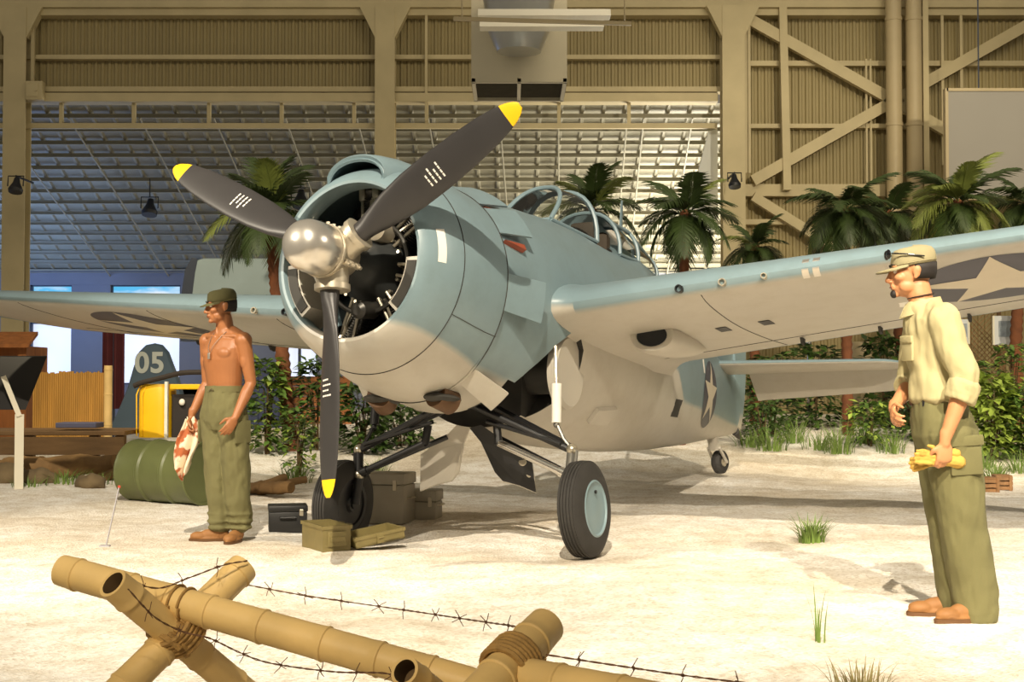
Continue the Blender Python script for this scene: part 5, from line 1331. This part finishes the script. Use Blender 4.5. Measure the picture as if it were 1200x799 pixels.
tr1 = solid(tb, .007, 'trousers', M_trou, P1, 3, cloth_noise(.013, 13, 7, 3))
mb = Blob(); g = []
for z, k in ((1.068, 1.035), (1.112, 1.035)): g.append([t1(.157*k*cos(a), .112*k*sin(a), z) for a in [2*pi*j/40 for j in range(40)]])
mb.rings(g, cap0=False, cap1=False); g2 = [[v*1 for v in r] for r in g]
mb.build('waistband', M_trou, tr1)
MB().tube([t1(.02*k, -.122-.003*(k % 2), 1.09-.012*abs(k)) for k in (-1, 0, 1)], .006, 8).build('drawstring', M_web, tr1)
for s in (1, -1):
    q = (hip[s].lerp(kn[s], .35)); d = t1(s, -.1, 0); a_ = t1(0, 1, 0)
    MB().box(q+d*.105, (.016, .14, .16), Matrix.Rotation(yw, 3, 'Z'), bev=.006).build('thigh_pocket', M_trou, tr1)
shoe(Vector((.115, .045, 0)), (-.18, -1), P1, M_boot, M_sole); shoe(Vector((.03, .02, 0)), (-1, -.12), P1, M_boot, M_sole)
def cap(b, par, m, brimL=.07, hh=.085):
    c = MB(); g = []
    for z, rx, ry in ((.040, .083, .106), (.062, .085, .108), (.085, .0835, .105), (.105, .079, .10), (.120, .068, .088), (.129, .048, .062), (.133, .024, .03), (.134, .002, .002)):
        g.append([H(b, rx*cos(a), .012+ry*sin(a), z+(.012*sin(a) if z < .1 else .006*sin(a))) for a in [2*pi*k/40 for k in range(40)]])
    c.rings(g, cap0=False); o = c.build('cap', m, par)
    o.modifiers.new('s', 'SOLIDIFY').thickness = .004
    br = MB(); up, dn = [], []
    n = 18
    for e, th in ((0, 0), (1, 0)):
        pass
    g = []
    for j in range(5):
        u = j/4; row = []
        for k in range(n+1):
            a = R(200)+R(140)*k/n; y = .012+.106*sin(a); x = .084*cos(a); f = math.sin((k/n)*pi)**.7
            row.append((x*(1+.05*u*f), y-brimL*u*f, .044+.012*sin(a)-.020*u*f-.012*u*abs(cos(a))))
        g.append(row)
    T = [[H(b, x, y, z+.002) for x, y, z in r] for r in g]; Bm = [[H(b, x, y, z-.002) for x, y, z in r] for r in g]
    loops = [t+list(reversed(q)) for t, q in zip(T, Bm)]
    br.rings(loops); br.build('brim', m, o)
    MB().tube([H(b, .0845*cos(a), .012+.1075*sin(a), .052+.012*sin(a)) for a in [2*pi*k/40 for k in range(41)]], .0025, 6).build('seam', m, o)
    return o
cap(b, P1, M_capo, .058)
def hair_of(b, par, low=-.05):
    h = MB(); g = []
    for z, rx, ry in ((low, .070, .092), (low+.03, .0765, .1), (.02, .0785, .102), (.05, .079, .103)):
        g.append([H(b, rx*cos(a), .018+ry*sin(a), z) for a in [R(-8)+R(196)*k/24 for k in range(25)]])
    h.rings(g, closed=False, cap0=False, cap1=False); o = h.build('hair', M_hair, par); o.modifiers.new('s', 'SOLIDIFY').thickness = .006
hair_of(b, P1, -.035)
ch = crom([t1(-.058, .03, 1.515), t1(-.062, -.045, 1.49), t1(-.04, -.115, 1.40), t1(-.008, -.131, 1.345), t1(.02, -.122, 1.40), t1(.058, -.05, 1.49), t1(.056, .03, 1.515)], 8)
o = MB().tube(ch, .0022, 6).build('neck_chain', M_chrome, P1); MB().box(t1(-.010, -.139, 1.325), (.024, .004, .044), Matrix.Rotation(yw, 3, 'Z'), bev=.0015).build('dog_tag', M_alu, o)
# rag in his right hand
rw = p+wr[-1]+Vector((-.01, -.01, -.10)); mrag = bpy.data.materials.new('stained_rag'); mrag.use_nodes = True; nt = mrag.node_tree; bs = nt.nodes['Principled BSDF']
tc = nt.nodes.new('ShaderNodeTexCoord'); nn = nt.nodes.new('ShaderNodeTexNoise'); nn.inputs['Scale'].default_value = 9; nn.inputs['Detail'].default_value = 3; nt.links.new(tc.outputs['Object'], nn.inputs[0])
rr = nt.nodes.new('ShaderNodeValToRGB'); rr.color_ramp.elements[0].position = .50; rr.color_ramp.elements[1].position = .56; rr.color_ramp.elements[0].color = lin((226, 208, 180))+(1,); rr.color_ramp.elements[1].color = lin((168, 92, 52))+(1,)
nt.links.new(nn.outputs[0], rr.inputs[0]); nt.links.new(rr.outputs[0], bs.inputs['Base Color']); bs.inputs['Roughness'].default_value = .9
mb = MB(); L = []
for j in range(29):
    t = j/28; row = []
    for k in range(25):
        u = -1+2*k/24; w = .030+.065*math.sin(min(1, t*1.7)*pi/2)*(1-.45*max(0, t-.45)/.55)
        x = u*w-.035*t+.02*sin(t*5); y = .026*sin(u*7+t*2)*(.4+t)-.01; z = .075-.46*t*(1-.35*abs(u-.0)**1.3)+.01*sin(u*9)
        row.append(mb.v((x, y, z)))
    L.append(row)
for a_, b_ in zip(L, L[1:]):
    for k in range(24): mb.face([a_[k], a_[k+1], b_[k+1], b_[k]])
rg = mb.build('rag', mrag, smooth=80, recalc=False); rg.modifiers.new('s', 'SOLIDIFY').thickness = .006; rg.location = rw
tag(rg, 'white rag with rust-brown stains hanging from the shirtless man\'s hand', 'rag')
# --- the man in the khaki shirt, seen in profile
p = at(1116, 722, 6.3); p.z = gz(p.x, p.y)
P2 = empty('person', p, 0, 'person in khaki shirt, olive trousers and cap seen in profile holding yellow gloves', 'person')
yw2 = R(-100); b = Blob()
def t2(x, y, z, ox=0): v = rotz((x, y, z), yw2); v.x += ox; return v
def s2(z, hw, hd, ox): return (ox, 0, z, hw, hd)
TOR = [s2(.92, .155, .105, -.045), s2(1.04, .145, .10, -.06), s2(1.14, .142, .102, -.065), s2(1.26, .160, .112, -.072), s2(1.36, .165, .112, -.085), s2(1.43, .15, .092, -.10), s2(1.48, .10, .07, -.118), s2(1.52, .06, .058, -.135)]
b.loft(TOR, yw2)
hc = Vector((-.178, .01, 1.655)); b.limb([Vector((-.125, 0, 1.47)), Vector((-.15, .004, 1.60))], [.06, .055]); b.limb([Vector((-.15, 0, 1.55)), hc+Vector((.01, 0, -.03))], [.055, .055])
b.head(hc, R(-98), R(3))
# near arm is his left (towards the camera), far arm his right
SH = {1: Vector((-.085, -.185, 1.43)), -1: Vector((-.10, .185, 1.43))}; EL = {1: Vector((-.015, -.235, 1.11)), -1: Vector((-.11, .235, 1.13))}; WRi = {1: Vector((-.105, -.235, .865)), -1: Vector((-.255, .06, 1.01))}
for s in (1, -1):
    q1 = SH[s].lerp(EL[s], .45); q2 = EL[s].lerp(WRi[s], .3); b.limb([SH[s], q1, EL[s], q2, WRi[s]], [.054, .048, .039, .042, .027])
b.hand(WRi[1], Vector((-.04, .0, -1)), Vector((-.15, 1, 0)), Vector((-1, -.1, 0)), .75)
b.hand(WRi[-1], Vector((-.25, -.75, -.45)), Vector((.9, -.3, .1)), Vector((.1, .0, 1)), .6)
AN = {1: Vector((.075, -.06, .09)), -1: Vector((.03, .06, .09))}; HP = {1: Vector((-.045, -.085, .93)), -1: Vector((-.045, .085, .93))}; KN = {s: HP[s].lerp(AN[s], .5)+Vector((-.005, 0, 0)) for s in (1, -1)}
for s in (1, -1): b.limb([HP[s], KN[s], AN[s]], [.085, .055, .04])
solid(b, .0055, 'body', M_skin2, P2, 3); face_bits(b, P2, M_hair, M_skin2)
tb = Blob(); tb.loft([s2(.80, .12, .12, -.035), s2(.87, .165, .145, -.04), s2(.96, .168, .145, -.045), s2(1.04, .155, .125, -.055), s2(1.07, .150, .118, -.058)], yw2)
for s in (1, -1):
    tb.limb([HP[s]+Vector((.01, 0, -.03)), HP[s].lerp(KN[s], .5)+Vector((.012, 0, 0)), KN[s]+Vector((.012, 0, 0)), KN[s].lerp(AN[s], .55)+Vector((.014, 0, 0)), AN[s]+Vector((.016, 0, .02)), AN[s]+Vector((.022, 0, -.045))], [.124, .124, .114, .108, .106, .102] if s > 0 else [.120, .114, .10, .094, .092, .09], 22)
tr2 = solid(tb, .007, 'trousers', M_trou, P2, 3, cloth_noise(.011, 12, 6, 8))
q = HP[1].lerp(KN[1], .28)
pk = MB().box(q+Vector((.035, -.112, -.03)), (.15, .022, .17), Matrix.Rotation(R(-4), 3, 'Y'), bev=.008).build('cargo_pocket', M_trou, tr2); MB().box(q+Vector((.035, -.118, .045)), (.16, .026, .05), Matrix.Rotation(R(-4), 3, 'Y'), bev=.006).build('pocket_flap', M_trou, pk)
mb = MB(); g = []
for z in (1.035, 1.075): g.append([Vector((-.058, 0, z))+rotz((.157*cos(a), .126*sin(a), 0), yw2) for a in [2*pi*j/44 for j in range(44)]])
mb.rings(g, cap0=False, cap1=False); bl = mb.build('belt', M_web, P2); bl.modifiers.new('s', 'SOLIDIFY').thickness = .006
MB().box(Vector((.075, -.03, 1.055)), (.02, .06, .06), bev=.004).build('belt_pouch', M_black, bl)
for a in (.0, .5, 1.0, 1.6): MB().box(Vector((-.15-.02*a, -.09+.06*a, 1.045)), (.018, .045, .06), Matrix.Rotation(R(-30+20*a), 3, 'Z'), bev=.004).build('belt_clip', M_black, bl)
shoe(Vector((.135, -.065, .0)), (-1, -.30), P2, M_boot, M_sole); shoe(Vector((.075, .075, .0)), (-1, -.06), P2, M_boot, M_sole)
# shirt: torso, sleeves to the elbow with rolled cuffs, collar, pocket
sb_ = Blob(); sb_.loft([s2(1.025, .150, .122, -.052), s2(1.05, .172, .140, -.055), s2(1.10, .172, .136, -.060), s2(1.18, .166, .128, -.066), s2(1.27, .178, .133, -.072), s2(1.37, .180, .128, -.085), s2(1.43, .168, .108, -.10), s2(1.485, .112, .082, -.118), s2(1.515, .078, .074, -.128)], yw2)
for s in (1, -1):
    q1 = SH[s].lerp(EL[s], .45); sb_.limb([SH[s], q1, EL[s]+Vector((0, 0, .06)), EL[s].lerp(WRi[s], .08)], [.072, .072, .066, .064], 18)
    sb_.limb([Vector((-.11, 0, 1.47)), SH[s]], [.06, .068])
sb_.ell(Vector((.035, .02, 1.10)), (.055, .12, .09))
shirt = solid(sb_, .007, 'shirt', M_shirt, P2, 3, cloth_noise(.013, 14, 6, 21))
for s in (1, -1):
    d = (WRi[s]-EL[s]).normalized(); c = EL[s].lerp(WRi[s], .10); cf = Blob()
    for k in range(3): cf.lathe([(-.028, .058), (-.03, .072-.002*k), (-.012, .078-.002*k), (.012, .078-.002*k), (.028, .070), (.026, .05)], c+d*(-.025+.022*k), d, 28)
    solid(cf, .006, 'rolled_cuff', M_shirt, shirt, 2, cloth_noise(.006, 25, 12, 4))
cl = Blob()
for s in (1, -1):
    pts = [Vector((-.128, 0, 1.52))+rotz((s*.074*sin(a), .074*cos(a), -.0-.03*(1-cos(a))*.6), yw2) for a in [pi*k/10*.92 for k in range(11)]]
    g = []
    for k, q in enumerate(pts):
        o_ = (q-Vector((-.128, 0, q.z))).normalized(); t_ = k/10
        g.append([q+Vector((0, 0, .022)), q+o_*.008+Vector((0, 0, .024)), q+o_*(.026+.012*t_)+Vector((0, 0, -.024-.022*t_)), q+o_*(.018+.010*t_)+Vector((0, 0, -.026-.022*t_))])
    cl.rings(g)
cl.build('collar', M_shirt, shirt)
pk = MB().box(t2(.085, -.137, 1.29, -.072), (.10, .012, .115), Matrix.Rotation(yw2+R(22), 3, 'Z'), bev=.004).build('chest_pocket', M_shirt, shirt); MB().box(t2(.085, -.143, 1.335, -.072), (.108, .012, .035), Matrix.Rotation(yw2+R(22), 3, 'Z'), bev=.004).build('pocket_flap', M_shirt, pk)
for z in (1.15, 1.24, 1.33, 1.41): MB().lathe([(0, .006), (.004, .006), (.004, 0)], t2(.012, -.134+.02*max(0, z-1.36)/.05, z, -.074), t2(0, -1, 0), 10).build('button', M_web, shirt)
cap2 = cap(b, P2, M_capk, .075); hair_of(b, P2, -.03)
mb = MB()
for s in (1, -1): mb.ell(H(b, s*.032, -.108, .098), (.028, .012, .024), b.HM, 16, 10)
mb.tube([H(b, -.01, -.118, .10), H(b, .01, -.118, .10)], .004, 8)
for s in (1, -1): mb.tube([H(b, s*.06, -.098, .10), H(b, s*.088, -.03, .09), H(b, s*.092, .05, .075)], .0035, 8)
mb.build('sunglasses', mat('black_lens', (16, 16, 18), .15), cap2)
MB().ell(H(b, 0, -.090, -.094), (.022, .017, .020), b.HM, 14, 10).build('goatee', M_hair, P2)
MB().tube([Vector((-.139, 0, 1.545))+rotz((.0605*cos(a), .0605*sin(a), .012*sin(a)), yw2) for a in [2*pi*k/30 for k in range(31)]], .003, 6).build('neck_cord', M_hair, P2)
# yellow work gloves held in his left hand
M_glv = mat('yellow_glove', (186, 148, 66), .85, 0, .08, 8, .1, 150)
def glove(loc, rz, ry, label, seed):
    g = Blob(); g.ell((0, 0, 0), (.065, .022, .045)); g.limb([(.05, 0, 0), (.12, .004, .004)], [.036, .046]); g.ell((.12, 0, .003), (.02, .03, .05))
    for k in range(4): g.limb([(-.04, .004*k, -.033+.022*k), (-.09, .01-.004*k, -.040+.024*k), (-.125+.01*abs(k-1.5), .006, -.045+.025*k)], [.015, .014, .011], 10)
    g.limb([(-.0, -.01, .035), (-.04, -.02, .065), (-.065, -.02, .07)], [.016, .014, .012], 10)
    o = solid(g, .005, 'work_glove', M_glv, None, 3, cloth_noise(.008, 22, 22, seed)); o.location = loc; o.rotation_euler = (0, ry, rz); o.scale = (.84, .8, .74); return tag(o, label, 'glove', None)
hw = p+WRi[1]+Vector((-.01, .0, -.085))
glove(hw+Vector((-.02, .028, -.005)), R(5), R(10), 'nearer yellow work glove gripped in the fist of the man at right', 2)
glove(hw+Vector((-.03, .062, -.010)), R(-8), R(-14), 'yellow work glove on the thigh side, behind the other glove', 7)
